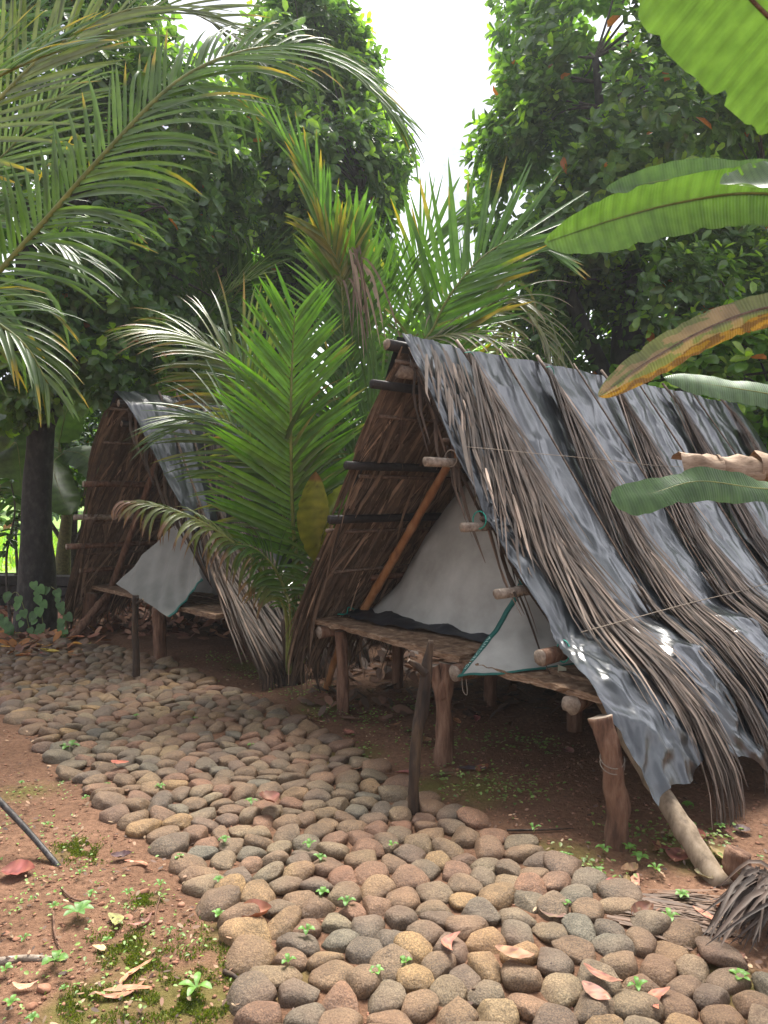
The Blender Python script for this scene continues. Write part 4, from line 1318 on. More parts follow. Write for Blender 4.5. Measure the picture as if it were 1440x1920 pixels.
# leaflets spilling past the left eave
H2.inner_thatch(-1, [1.55, 1.8], 120, lambda d: H2.vleft(d) - .06, .5, TH_BROWN, inside=False, lens=(.7, 1.15), tilt=(-14, 14), lie=.05)
H.inner_thatch(-1, [1.45, 1.7], 130, lambda d: H.vfront(d) - .06, .55, TH_BROWN, inside=False, lens=(.6, 1.0), tilt=(-14, 14), lie=.06)
for d, v0, c in ((.32, -.4, 'pole_dark'), (1.02, -.66, 'bark_post'), (1.42, -.68, 'pole_pale'), (1.78, -.70, 'bark_post'), (2.1, -.5, 'bark_post')):
    a, n1 = H2.slope(v0, d, -1); b, n2 = H2.slope(3.4, d, -1)
    log(H2.root, 'purlin', [a - n1 * .07, (a + b) / 2 - n1 * .07, b - n2 * .07], [.030, .028, .024], [M[c], M['cut_wood']], int(d * 9), rough=.2)
log(H2.root, 'ridge_pole', [H2.L(0, -.5, 2.52), H2.L(0, 4.2, 2.52)], [.035, .03], [M['pole_dark'], M['cut_wood']], 2)
bamboo(H2.root, 'rafter', H2.L(-1.12, -.2, .30), H2.L(-.02, .1, 2.42), .038, M['bark_post'], 6)
bamboo(H2.root, 'brace', gnd(122, 1212), H2.L(-1.15, .12, .75), .045, M['bark_post'], 4)
Q0, Q1 = gnd(165, 1196), gnd(420, 1262); q0 = Vector((-3.36, 8.06, 0)); q1 = Vector((-1.48, 6.12, 0))
qd = (q1 - q0).normalized(); qb = Vector((-qd.y, qd.x, 0))
if qb.dot(H2.D) < 0: qb = -qb
for (t0, t1_, off, w, z) in ((-.02, .60, .10, .2, .57), (.59, 1.0, .12, .2, .55), (0, 1, .36, .25, .555), (0, 1, .62, .25, .56), (0, 1, .88, .25, .555), (0, 1, 1.14, .25, .56), (0, 1, 1.4, .25, .555), (0, 1, 1.66, .25, .56)):
    a = q0.lerp(q1, t0) + qb * off; b = q0.lerp(q1, t1_) + qb * off; a.z = b.z = z
    link_mesh('plank', box_mesh('plank', a, b, w, .04, jitter=.007, n=22), M['plank'], H2.root)
g = gnd(168, 1192); log(H2.root, 'post', [g + Vector((0, 0, -.05)), g + Vector((.01, 0, .28)), g + Vector((.03, .0, .50))], [.075, .07, .085], BP, 41, rough=.3)
log(H2.root, 'crossbeam', [q0 - qb * .12 - qd * .05 + Vector((0, 0, .50)), q0 + qb * 1.8 + Vector((0, 0, .50))], [.055, .05], BP, 42)
g = gnd(300, 1243); log(H2.root, 'post', [g + Vector((0, 0, -.05)), g + Vector((.0, 0, .25)), g + Vector((-.01, .02, .53))], [.06, .058, .065], BP, 43, rough=.25)
g = gnd(352, 1172); log(H2.root, 'post', [g + Vector((0, 0, -.05)), g + Vector((0, 0, .53))], [.09, .09], [M['bark_dark'], M['cut_wood']], 44)
g = gnd(214, 1150); log(H2.root, 'post', [g + Vector((0, 0, -.05)), g + Vector((0, 0, .53))], [.06, .06], [M['bark_dark'], M['cut_wood']], 45)

t2 = root('dome_tent', far.L(0, .9, .58), 'grey tent with a pointed hanging flap inside the far hut', 'tent', 'tents inside the huts')
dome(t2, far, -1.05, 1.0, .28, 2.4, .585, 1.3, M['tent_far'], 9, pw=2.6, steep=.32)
A_, B_, C_, D_ = at(352, 955, 7.15), at(216, 1094, 7.20), at(380, 1088, 6.60), at(318, 1158, 6.42)
rows = []
for i in range(26):
    t = i / 25; row = []
    for j in range(26):
        s_ = j / 25
        p = A_ * (1 - t) * (1 - s_) + B_ * t * (1 - s_) + C_ * (1 - t) * s_ + D_ * t * s_
        fo = .022 * math.sin(9 * (s_ - t) + 3 * t * s_) * (t + s_) * .6 + .012 * math.sin(21 * (s_ - t) + 2)
        row.append(p + Vector((-.3 * fo, -.9 * fo + .05 * math.sin(math.pi * t), -.07 * math.sin(math.pi * s_) * math.sin(math.pi * t) + .3 * fo)))
    rows.append(row)
fl2, FV2 = sheet('awning_flap', rows, M['tent_far'], t2, wrinkle=.02, seed=4, freq=4)
up2 = np.array([-.3, -.85, .4])
band('edge_tape', FV2[:, -1], nrm(FV2[:, -4] - FV2[:, -1]), .022, M['trim'], t2, up2)

# ------------------------------------------------------------------ free-standing sticks
fp = root('forked_pole', gnd(775, 1520), 'charred forked pole standing on the path edge before the near hut', 'pole')
g = gnd(775, 1522)
log(fp, 'shaft', [g + Vector((0, 0, -.04)), g + Vector((.006, .01, .22)), at(783, 1380, g.y + .03), at(796, 1300, g.y + .05), at(800, 1250, g.y + .06), at(808, 1200, g.y + .07)], [.033, .030, .029, .033, .031, .014], [M['bark_dark'], M['bark_dark']], 51, rough=.3, seg=14)
log(fp, 'fork_stub', [at(797, 1262, g.y + .05), at(783, 1250, g.y + .03), at(766, 1238, g.y + .02)], [.026, .018, .012], [M['bark_dark'], M['cut_wood']], 52, rough=.3)
fq = root('forked_pole', gnd(255, 1276), 'thin dark stub-forked pole standing on the path edge before the far hut', 'pole')
g = gnd(255, 1276)
log(fq, 'shaft', [g + Vector((0, 0, -.04)), g + Vector((.004, 0, .3)), at(253, 1180, g.y), at(254, 1116, g.y)], [.032, .028, .027, .026], [M['bark_dark'], M['bark_dark']], 53, rough=.25)
log(fq, 'fork_stub', [at(255, 1132, g.y), at(262, 1128, g.y - .02), at(268, 1124, g.y - .03)], [.018, .014, .012], [M['bark_dark'], M['cut_wood']], 54)
bs = tube('black_stick', [gnd(116, 1626) + Vector((0, 0, -.015)), at(50, 1556, 3.12), at(-60, 1440, 3.2), at(-150, 1350, 3.26)], [.013, .014, .014, .014], [M['metal_stick'], M['metal_stick']], None, seg=5, n=24, rough=.1)
tag(bs, 'thin black angled stick stuck into the soil at the left edge', 'stick')
# ------------------------------------------------------------------ palms
PG = [(.045, .105, .020), (.085, .165, .030)]
PG_B = [(.065, .155, .022), (.115, .23, .035)]
PG_Y = [(.12, .16, .03), (.20, .20, .05)]
P_DRY = [(.19, .13, .10), (.36, .28, .22)]

def leaflet_set(C, T, Nf, n, t0, Lmax, W, ang, droop, vee, rg, S=9, prof_len=None, tip_fan=0, jitter=.06, sides=(-1, 1), lenside=(1, 1), kink=0.0):
    """Centre lines of the leaflets along a rachis C with tangents T and face normals Nf."""
    cls, nn, ws, ts = [], [], [], []
    m = len(C)
    for sd in sides:
        for i in range(n):
            t = t0 + (1 - t0) * ((i + rg.uniform(-.25, .25) + .5) / n)
            t = min(max(t, 0), .999)
            x = t * (m - 1); k = int(x); f = x - k
            p = C[k] * (1 - f) + C[min(k + 1, m - 1)] * f
            T_, N_ = T[k], Nf[k]
            Sd = np.cross(T_, N_) * sd
            q = (t - t0) / (1 - t0)
            a = math.radians(ang[0] + (ang[1] - ang[0]) * q ** 1.1 + rg.normal(0, 3.5))
            d = T_ * math.cos(a) + Sd * math.sin(a) + N_ * (vee + rg.normal(0, jitter))
            d = d / np.linalg.norm(d)
            ln = (prof_len(q) if prof_len else (.42 + .58 * math.sin(math.pi * min(1, .12 + q * .80)))) * Lmax * rg.uniform(.9, 1.08) * lenside[0 if sd < 0 else 1]
            if q > .93: ln *= .85
            dr = droop * rg.uniform(.7, 1.35)
            line = [p]
            cur = p.copy(); dd = d.copy()
            brk = rg.random() < kink; bs_ = rg.uniform(.3, .6)
            for s_ in range(1, S):
                fr = s_ / (S - 1)
                dd = dd + np.array([0, 0, -1.0]) * dr * (.35 + fr) / (S - 1)
                if brk and fr > bs_: dd = dd + np.array([0, 0, -1.0]) * .55
                dd = dd / np.linalg.norm(dd)
                cur = cur + dd * ln / (S - 1)
                line.append(cur.copy())
            cls.append(line); nn.append(N_ + rg.normal(0, .12, 3)); ws.append(W * rg.uniform(.8, 1.15) * (.75 + .25 * math.sin(math.pi * min(1, q + .2)))); ts.append(t)
    return np.array(cls), nrm(np.array(nn)), np.array(ws), np.array(ts)

def frond(parent, pts_, normal, n=60, t0=.22, Lmax=.8, W=.017, ang=(62, 18), droop=.5, vee=.15, pal=PG, rr=.016, seed=1, single=False, tipcol=None, mat='palm', rmat='rachis',
          tip_dry=0.0, prof_len=None, sides=(-1, 1), lenside=(1, 1), kink=0.0, colfun=None, S=9, name='frond'):
    rg = np.random.default_rng(seed)
    C = spline(pts_, 60)
    T = nrm(np.gradient(C, axis=0))
    Nv = np.array(normal, dtype=float)
    if Nv.ndim == 1: Nv = np.repeat(Nv[None], 60, axis=0)
    else: Nv = np.stack([np.interp(np.linspace(0, 1, 60), np.linspace(0, 1, len(Nv)), Nv[:, k]) for k in range(3)], axis=1)
    Nv = nrm(Nv - T * (Nv * T).sum(1, keepdims=True))
    fr = tube(name, pts_, [rr * 1.5, rr, rr * .75, rr * .25], M[rmat], parent, seg=8, n=50)
    cl, nn, ws, ts = leaflet_set(C, T, Nv, n, t0, Lmax, W, ang, droop, vee, rg, S=S, prof_len=prof_len, sides=sides, lenside=lenside, kink=kink)
    prof = np.array([.45, .85, 1, 1, .95, .85, .68, .42, .05]) if S == 9 else np.interp(np.linspace(0, 1, S), np.linspace(0, 1, 9), [.45, .85, 1, 1, .95, .85, .68, .42, .05])
    V, q = ribbons(cl, nn, ws, prof, fold=.32, twist=rg.normal(0, .18, len(cl)))
    k = len(cl)
    m = rg.random(k)[:, None]
    c = (np.array(pal[0])[None] * (1 - m) + np.array(pal[1])[None] * m) * np.exp(rg.normal(0, .12, k))[:, None]
    cc = np.repeat(np.repeat(c[:, None, None, :], S, axis=1), 3, axis=2)
    if tipcol is not None:
        on = (rg.random(k) < tip_dry)[:, None]
        f = np.clip((np.linspace(0, 1, S)[None] - rg.uniform(.55, .9, k)[:, None]) / .12, 0, 1) * on
        cc = cc * (1 - f[..., None, None]) + np.array(tipcol)[None, None, None] * f[..., None, None]
    if colfun is not None:
        cc = colfun(cc, ts, rg)
    if single:
        for i in range(k):
            o_ = cl[i][0]
            me = np_mesh('leaflet', V[i].reshape(-1, 3) - o_, [q], cols=cc[i].reshape(-1, 3))
            link_mesh('leaflet', me, M[mat], fr, Vector(o_))
    else:
        v_, f_ = join_ribbons(V, q)
        tag(link_mesh('leaflets', np_mesh('leaflets', v_, [f_], cols=cc.reshape(-1, 3)), M[mat], fr), kind='stuff')
    return fr

YEL = (.42, .30, .03); BRN = (.30, .17, .09); RED = (.30, .10, .06)

# ---- young palm between the huts
pb_ = Vector((-.78, 6.05, 0))
pc = root('coconut_palm', pb_, 'young coconut palm with a tall upright frond growing between the two huts', 'palm', 'coconut palms round the huts')
tube('stem', [pb_ + Vector((0, 0, -.05)), pb_ + Vector((0, 0, .2)), pb_ + Vector((-.03, 0, .55))], [.11, .085, .06], M['bark_dark'], pc, seg=12, n=14, rough=.2)
# central upright frond, facing the path
frond(pc, [pb_ + Vector((0, -.02, .12)), at(566, 1130, 5.9), at(551, 1000, 5.75), at(546, 860, 5.65), at(546, 740, 5.6), at(549, 650, 5.6), at(553, 590, 5.6)], (0.05, -1, .25), n=52, t0=.33, Lmax=.84, W=.023, ang=(64, 30), droop=.10, vee=.10, pal=[(.075, .19, .02), (.125, .27, .032)], seed=101, single=True, rr=.017, tipcol=(.2, .2, .05), tip_dry=.15,
      prof_len=lambda q: .72 + .28 * math.sin(math.pi * min(1, .2 + q * .7)) - .25 * q)
# behind right, going yellow at the top
def yellow_top(cc, ts, rg):
    f = np.clip((ts - .80) / .10, 0, 1)[:, None, None, None] * rg.uniform(.2, .9, (len(ts), 1, 1, 1))
    cc = cc * (1 - f) + np.array([.27, .21, .04]) * f
    return cc
frond(pc, [pb_ + Vector((.05, .05, .12)), at(672, 960, 6.35), at(667, 870, 6.4), at(655, 740, 6.45), at(644, 600, 6.45), at(636, 500, 6.4), at(600, 432, 6.3)], (-.1, -1, .2), n=58, t0=.3, Lmax=.75, W=.02, ang=(64, 20), droop=.35, pal=PG, seed=102, single=True, colfun=yellow_top, rr=.015)
dl = np.random.default_rng(5)
# spent leaflets hanging from its bent top
C0 = np.array([list(at(655 + dl.uniform(-14, 30), 470 + dl.uniform(-10, 60), 6.3 + dl.uniform(-.1, .1))) for _ in range(17)])
cl = []
for p in C0:
    L_ = dl.uniform(.4, .95); dx = dl.uniform(-.06, .22)
    cl.append([p + np.array([dx * k / 8 * L_ * 2, 0, (.08 * math.sin(k / 8 * 3.1) - L_ * (k / 8) ** 1.4)]) for k in range(9)])
V_, q_ = ribbons(np.array(cl), nrm(np.array([[dl.normal(0, .4), -1, .1] for _ in cl])), dl.uniform(.008, .018, len(cl)), np.array([.45, .85, 1, 1, .95, .85, .68, .42, .1]), .4, twist=dl.normal(0, 1.2, len(cl)))
v_, f_ = join_ribbons(V_, q_)
tag(link_mesh('withered_leaflets', np_mesh('withered_leaflets', v_, [f_], cols=np.repeat(np.array([P_DRY[0], P_DRY[1]])[dl.integers(0, 2, len(cl))], 27, axis=0)), M['thatch'], pc), kind='stuff')
# narrow half-open frond leaning up and left
frond(pc, [pb_ + Vector((.02, .03, .12)), at(640, 640, 6.5), at(628, 520, 6.5), at(612, 430, 6.45), at(580, 330, 6.4), at(520, 250, 6.3), at(455, 196, 6.2)], (.2, -1, .1), n=44, t0=.44, Lmax=.55, W=.020, ang=(26, 8), droop=.08, pal=PG_B, seed=103, rr=.014, tipcol=YEL, tip_dry=.5)
frond(pc, [pb_ + Vector((.02, .03, .12)), at(650, 640, 6.55), at(655, 540, 6.55), at(662, 470, 6.5), at(668, 420, 6.5)], (0, -1, .1), n=14, t0=.62, Lmax=.70, W=.036, ang=(30, 8), droop=.05, pal=PG_B, seed=104, rr=.014)
# left fronds
frond(pc, [pb_ + Vector((-.04, 0, .12)), at(556, 1000, 6.15), at(530, 860, 6.15), at(480, 735, 6.1), at(425, 668, 6.05), at(350, 632, 6.0), at(280, 622, 5.95)], [(.1, -.9, .6), (-.3, -.7, .9), (-.5, -.35, 1)], n=56, t0=.42, Lmax=.85, W=.017, ang=(58, 20), droop=.75, pal=[(.10, .14, .035), (.16, .19, .06)], seed=105, tipcol=(.28, .17, .07), tip_dry=.6)
frond(pc, [pb_ + Vector((-.05, -.02, .12)), at(552, 1060, 5.85), at(520, 930, 5.8), at(480, 850, 5.75), at(433, 795, 5.7), at(375, 785, 5.65), at(318, 812, 5.6)], [(-.2, -.8, .6), (-.4, -.6, .8), (-.5, -.4, .9)], n=46, t0=.36, Lmax=.80, W=.016, ang=(66, 24), droop=.5, pal=[(.06, .11, .035), (.10, .16, .06)], seed=106, single=True, tipcol=(.2, .2, .05), tip_dry=.2)
frond(pc, [pb_ + Vector((-.02, .06, .12)), at(560, 980, 6.4), at(545, 860, 6.5), at(500, 740, 6.6), at(455, 690, 6.7), at(400, 660, 6.75)], [(-.1, -.9, .5), (-.4, -.6, .9)], n=40, t0=.45, Lmax=.7, W=.016, ang=(60, 22), droop=.6, pal=PG, seed=107)
# right-hand fronds in shade between the huts
frond(pc, [pb_ + Vector((.06, 0, .12)), at(610, 1080, 6.1), at(640, 960, 6.15), at(672, 830, 6.2), at(712, 740, 6.2), at(760, 690, 6.25)], [(.1, -1, .3), (.4, -.7, .8)], n=46, t0=.3, Lmax=.75, W=.017, ang=(62, 22), droop=.5, pal=PG, seed=108)
frond(pc, [pb_ + Vector((.03, .08, .12)), at(600, 1000, 6.5), at(615, 880, 6.6), at(640, 790, 6.7), at(690, 720, 6.8)], [(.1, -1, .3), (.3, -.7, .8)], n=40, t0=.35, Lmax=.7, W=.017, ang=(62, 22), droop=.45, pal=PG_B, seed=109)
# dying frond drooping over the far tent
def dying(cc, ts, rg):
    S_ = cc.shape[1]
    f = np.clip((np.linspace(0, 1, S_)[None] - rg.uniform(.45, .8, len(ts))[:, None]) / .15, 0, 1)
    f = np.maximum(f, np.clip((ts[:, None] - .90) / .06, 0, 1))
    return cc * (1 - f[..., None, None]) + np.array([.23, .125, .085]) * f[..., None, None]
frond(pc, [pb_ + Vector((-.03, -.06, .10)), at(535, 1145, 5.75), at(492, 1072, 5.6), at(430, 1012, 5.45), at(370, 975, 5.35), at(300, 950, 5.25), at(232, 940, 5.2)], [(-.4, -.5, .9), (-.3, -.5, 1)], n=38, t0=.30, Lmax=.42, W=.016, ang=(52, 24), droop=2.6, pal=[(.12, .16, .045), (.20, .23, .085)], seed=110, colfun=dying, rr=.016, kink=.25)
frond(pc, [pb_ + Vector((-.02, -.08, .10)), at(545, 1150, 5.7), at(520, 1075, 5.6), at(480, 1030, 5.5), at(440, 1020, 5.45)], [(-.3, -.6, .9), (-.3, -.5, 1)], n=24, t0=.4, Lmax=.4, W=.015, ang=(60, 28), droop=1.6, pal=PG, seed=111, tipcol=BRN, tip_dry=.4)
# seedling leaf pair, still undivided
def blade(parent, pts_, normal, width, mat, cols, name='undivided_leaf', nseg=26, fold=.25, wave=.0, seed=0, half=None, prof=None, ribs=0.0, rows=9, colfun=None, midrib=None, rr=.008, tears=0):
    rg = np.random.default_rng(seed)
    C = spline(pts_, nseg); T = nrm(np.gradient(C, axis=0))
    Nv = np.array(normal, dtype=float)
    if Nv.ndim == 1: Nv = np.repeat(Nv[None], nseg, axis=0)
    else: Nv = np.stack([np.interp(np.linspace(0, 1, nseg), np.linspace(0, 1, len(Nv)), Nv[:, k]) for k in range(3)], axis=1)
    Nv = nrm(Nv - T * (Nv * T).sum(1, keepdims=True)); Sd = np.cross(T, Nv)
    prof = prof or (lambda t: max(.02, math.sin(math.pi * min(1, .06 + .94 * t)) ** .55))
    half = half or (lambda t, sd: (1.0, fold))
    V, Cc, Uv = [], [], []
    xs = np.linspace(-1, 1, rows)
    for i in range(nseg):
        t = i / (nseg - 1)
        w = width * prof(t)
        for x in xs:
            sc, fd = half(t, -1 if x < 0 else 1)
            a = math.atan(fd) if abs(fd) < 3 else fd
            ax = abs(x) * w * sc * (1 - .07 * abs(x) * max(0, noise.noise(Vector((t * 26, seed * 3.1, 2 if x > 0 else 7)))) * 3)
            Uv.append((t, x))
            bend = fd * ax * (abs(x) ** .6)
            wv = wave * w * abs(x) * (math.sin(t * 17 + seed + (2 if x < 0 else 0)) + .6 * math.sin(t * 37 + seed * 2))
            p = C[i] + Sd[i] * math.copysign(ax, x) * math.cos(min(1.4, abs(fd))) + Nv[i] * (bend + wv) + Nv[i] * ribs * math.sin(i * math.pi) * 0
            if ribs: p = p + Nv[i] * ribs * ((i % 2) - .5) * min(1, abs(x) * 2)
            V.append(p)
            c = np.array(cols[0]) * (1 - rg.random() * .5) + np.array(cols[1]) * .5 * rg.random() if False else np.array(cols[0]) * (.5 + .5 * math.sin(i * 2.1 + abs(x))) * .3 + np.array(cols[1]) * .35 + np.array(cols[0]) * .35
            if colfun: c = colfun(c, t, x, rg)
            Cc.append(c)
    F = []
    tear = set(rg.integers(3, nseg - 3, tears).tolist()) if tears else set()
    for i in range(nseg - 1):
        for j in range(rows - 1):
            if i in tear and (j < 2 or j > rows - 4) and rg.random() < .8: continue
            a = i * rows + j
            F.append((a, a + 1, a + rows + 1, a + rows))
    o = link_mesh(name, np_mesh(name, V, [F], cols=Cc, uv=Uv), mat, parent)
    if midrib: tube('midrib', [Vector(p) - Vector(nv) * rr * .3 for p, nv in zip(C[:-1], Nv[:-1])], [rr, rr * .7, rr * .2], M[midrib], o, seg=7, n=nseg)
    return o
ST = Vector(at(592, 1090, 5.6))
def spotty(c, t, x, rg):
    return c * (1 - .4 * (rg.random() < .06)) if t < .93 else np.array([.16, .08, .03])
blade(pc, [at(600, 1130, 5.6), at(592, 1020, 5.42), at(588, 960, 5.36), at(592, 884, 5.32)], (.1, -1, .1), .135, M['palm'], [(.17, .19, .02), (.27, .26, .035)], seed=3, ribs=.010, fold=.35, prof=lambda t: max(.01, math.sin(math.pi * max(0, t * 1.45 - .45)) ** .7) if t > .32 else .01, nseg=40, colfun=spotty)
blade(pc, [at(600, 1130, 5.65), at(600, 1010, 5.45), at(625, 950, 5.38), at(664, 900, 5.28)], (-.5, -.7, .5), .10, M['palm'], [(.14, .18, .02), (.22, .24, .035)], seed=4, ribs=.010, fold=.5, prof=lambda t: max(.01, math.sin(math.pi * max(0, t * 1.45 - .45)) ** .7) if t > .32 else .01, nseg=40, colfun=spotty)
frond(pc, [at(600, 1230, 5.7), at(592, 1130, 5.6), at(590, 1060, 5.55), at(590, 1000, 5.52)], (0, -1, .3), n=17, t0=.4, Lmax=.34, W=.015, ang=(64, 40), droop=.8, pal=PG, seed=113, rr=.010)

# ---- palm behind the near hut
pr_ = Vector((.75, 7.9, 0))
pr = root('coconut_palm', pr_, 'coconut palm behind the near hut with a frond arching against the sky', 'palm', 'coconut palms round the huts')
tube('stem', [pr_ + Vector((0, 0, -.05)), pr_ + Vector((0, 0, .6)), pr_ + Vector((0, 0, 1.3))], [.16, .13, .09], M['bark_post'], pr, seg=12, n=14, rough=.2)
frond(pr, [pr_ + Vector((0, -.05, 1.1)), at(790, 700, 7.3), at(815, 610, 7.2), at(850, 545, 7.1), at(905, 482, 7.05), at(970, 448, 7.0), at(1045, 470, 6.95)], [(-.35, -1, .15), (-.2, -1, .5), (.1, -.9, .6)], n=46, t0=.22, Lmax=1.2, W=.033, ang=(64, 26), droop=.04, vee=.06, pal=PG_B, seed=120, single=True, tipcol=YEL, tip_dry=.35, rr=.016, lenside=(1.05, .85))
frond(pr, [pr_ + Vector((-.05, .05, 1.1)), at(770, 640, 8.1), at(770, 560, 8.2), at(780, 490, 8.2), at(810, 440, 8.2), at(850, 420, 8.2)], [(0, -1, .2), (.3, -1, .4)], n=44, t0=.3, Lmax=1.0, W=.019, ang=(58, 20), droop=.25, pal=PG_B, seed=121)
frond(pr, [pr_ + Vector((.08, 0, 1.1)), at(860, 660, 7.6), at(900, 590, 7.5), at(950, 560, 7.4), at(1010, 610, 7.3), at(1040, 680, 7.25)], [(0, -.8, .7), (.4, -.7, .7)], n=44, t0=.3, Lmax=.8, W=.017, ang=(58, 22), droop=1.0, pal=[(.11, .13, .05), (.2, .2, .09)], seed=122, tipcol=P_DRY[1], tip_dry=.7, kink=.3)
frond(pr, [pr_ + Vector((-.08, -.03, 1.1)), at(735, 640, 7.4), at(715, 560, 7.3), at(690, 500, 7.2), at(655, 470, 7.1)], [(-.1, -1, .3), (-.3, -.8, .6)], n=42, t0=.3, Lmax=.8, W=.018, ang=(60, 22), droop=.5, pal=PG, seed=123)
frond(pr, [pr_ + Vector((.05, .1, 1.1)), at(850, 620, 8.6), at(880, 530, 8.8), at(930, 480, 8.9), at(990, 470, 9.0)], [(0, -1, .3), (.2, -.8, .6)], n=40, t0=.3, Lmax=.9, W=.018, ang=(60, 22), droop=.4, pal=PG_B, seed=124)
frond(pr, [pr_ + Vector((-.03, -.1, 1.1)), at(775, 690, 7.3), at(800, 640, 7.1), at(880, 625, 6.9), at(960, 650, 6.75)], [(0, -.7, .8), (.2, -.7, .8)], n=36, t0=.3, Lmax=.6, W=.016, ang=(58, 22), droop=.7, pal=[(.12, .13, .06), (.2, .19, .1)], seed=125, tipcol=P_DRY[1], tip_dry=.6)

# ---- palm off to the left, reaching over the view
pl_ = Vector((-3.35, 3.9, 0))
pl = root('coconut_palm', pl_, 'coconut palm at the left edge sending long arching fronds over the view', 'palm', 'coconut palms round the huts')
tube('stem', [pl_ + Vector((0, 0, -.05)), pl_ + Vector((-.03, 0, .8)), pl_ + Vector((0, 0, 1.7))], [.2, .17, .13], M['bark_post'], pl, seg=14, n=18, rough=.2)
top = pl_ + Vector((.02, 0, 1.6))
frond(pl, [top, at(-180, 660, 3.75), at(-60, 568, 3.7), at(70, 430, 3.7), at(200, 284, 3.72), at(330, 155, 3.78), at(450, 98, 3.9), at(560, 90, 4.0), at(660, 135, 4.1), at(740, 215, 4.2)], [(.25, -.5, .8), (.2, -.75, .55), (.1, -.9, .55), (.1, -.8, .6), (.2, -.75, .6)], n=112, t0=.10, Lmax=.78, W=.0145, ang=(66, 24), droop=.75, lenside=(.6, 1.05), vee=.12, pal=[(.065, .125, .03), (.11, .185, .05)], seed=131, single=True, tipcol=YEL, tip_dry=.22, rr=.015, kink=.16, prof_len=lambda q: .72 + .28 * math.sin(math.pi * min(1, .15 + .75 * q)) - .15 * q)
frond(pl, [top, at(-300, 420, 3.9), at(-80, 260, 4.0), at(67, 117, 4.1), at(150, 58, 4.15), at(230, 22, 4.2), at(300, 13, 4.25), at(370, 28, 4.3), at(450, 75, 4.35)], [(.1, -.9, .3), (.1, -.95, .25), (.1, -.9, .5)], n=62, t0=.2, Lmax=.72, W=.0155, ang=(50, 20), droop=.25, pal=[(.10, .13, .06), (.15, .18, .09)], seed=132, tipcol=YEL, tip_dry=.15, rr=.014, single=False)
frond(pl, [top, at(-200, 430, 4.6), at(-60, 350, 4.8), at(10, 287, 4.9), at(70, 222, 4.95), at(128, 160, 5.0)], [(.3, -.9, .4), (.3, -.9, .4)], n=44, t0=.35, Lmax=.75, W=.014, ang=(62, 18), droop=.35, pal=[(.09, .15, .05), (.13, .19, .075)], seed=133, rr=.012, lenside=(.55, 1.1))
frond(pl, [top, at(-260, 400, 3.5), at(-140, 250, 3.3), at(-40, 165, 3.2), at(50, 118, 3.15), at(120, 92, 3.15)], [(.2, -.7, .7), (.2, -.7, .7)], n=34, t0=.35, Lmax=.62, W=.015, ang=(50, 16), droop=.35, pal=[(.07, .13, .06), (.12, .18, .085)], seed=134, tipcol=YEL, tip_dry=.3)
frond(pl, [top, at(-260, 700, 3.4), at(-150, 620, 3.25), at(-50, 590, 3.15), at(40, 640, 3.1), at(90, 720, 3.1)], [(.1, -.7, .7), (.3, -.6, .7)], n=44, t0=.2, Lmax=.5, W=.013, ang=(64, 22), droop=1.0, pal=[(.06, .11, .03), (.11, .17, .045)], seed=135, tipcol=YEL, tip_dry=.5)
frond(pl, [top, at(-280, 560, 4.4), at(-150, 470, 4.5), at(-40, 420, 4.55), at(60, 425, 4.6), at(140, 480, 4.6)], [(.1, -.7, .7), (.3, -.6, .7)], n=44, t0=.25, Lmax=.7, W=.015, ang=(60, 22), droop=.8, pal=PG, seed=136)
frond(pl, [top, at(-250, 300, 4.6), at(-120, 150, 4.8), at(-20, 60, 4.9), at(90, 20, 5.0)], [(.1, -.9, .5), (.3, -.8, .6)], n=40, t0=.25, Lmax=.7, W=.015, ang=(60, 22), droop=.5, pal=PG, seed=137)

# ---- smaller palm further back, between the far hut and the trees
pk_ = Vector((-2.4, 10.2, 0))
pk = root('coconut_palm', pk_, 'small pale-fronded palm behind the far hut', 'palm', 'coconut palms round the huts')
tube('stem', [pk_ + Vector((0, 0, -.05)), pk_ + Vector((0, 0, .8)), pk_ + Vector((0, 0, 1.6))], [.14, .11, .08], M['bark_post'], pk, seg=10, n=12, rough=.2)
tk = pk_ + Vector((0, 0, 1.5))
PALE = [(.12, .17, .06), (.2, .24, .11)]
frond(pk, [tk, at(355, 690, 9.0), at(365, 640, 8.6), at(400, 580, 8.3), at(440, 540, 8.1), at(490, 515, 8.0)], [(0, -.8, .6), (.2, -.6, .8)], n=44, t0=.3, Lmax=.75, W=.017, ang=(62, 24), droop=.5, pal=PALE, seed=141)
frond(pk, [tk, at(380, 560, 9.6), at(375, 470, 9.4), at(390, 420, 9.2), at(420, 412, 9.0), at(450, 440, 8.9)], [(0, -.8, .6), (.3, -.5, .9)], n=40, t0=.35, Lmax=.7, W=.016, ang=(60, 22), droop=1.1, pal=PALE, seed=142)
frond(pk, [tk, at(380, 690, 9.5), at(372, 610, 9.5), at(355, 560, 9.4), at(325, 540, 9.3)], [(0, -.9, .4), (-.2, -.7, .6)], n=40, t0=.3, Lmax=.8, W=.017, ang=(58, 22), droop=.3, pal=PG_B, seed=143)
frond(pk, [tk, at(410, 640, 9.5), at(450, 540, 9.3), at(500, 480, 9.2), at(560, 480, 9.1)], [(0, -.9, .4), (.2, -.7, .6)], n=40, t0=.3, Lmax=.8, W=.017, ang=(58, 22), droop=.5, pal=PG_B, seed=144)

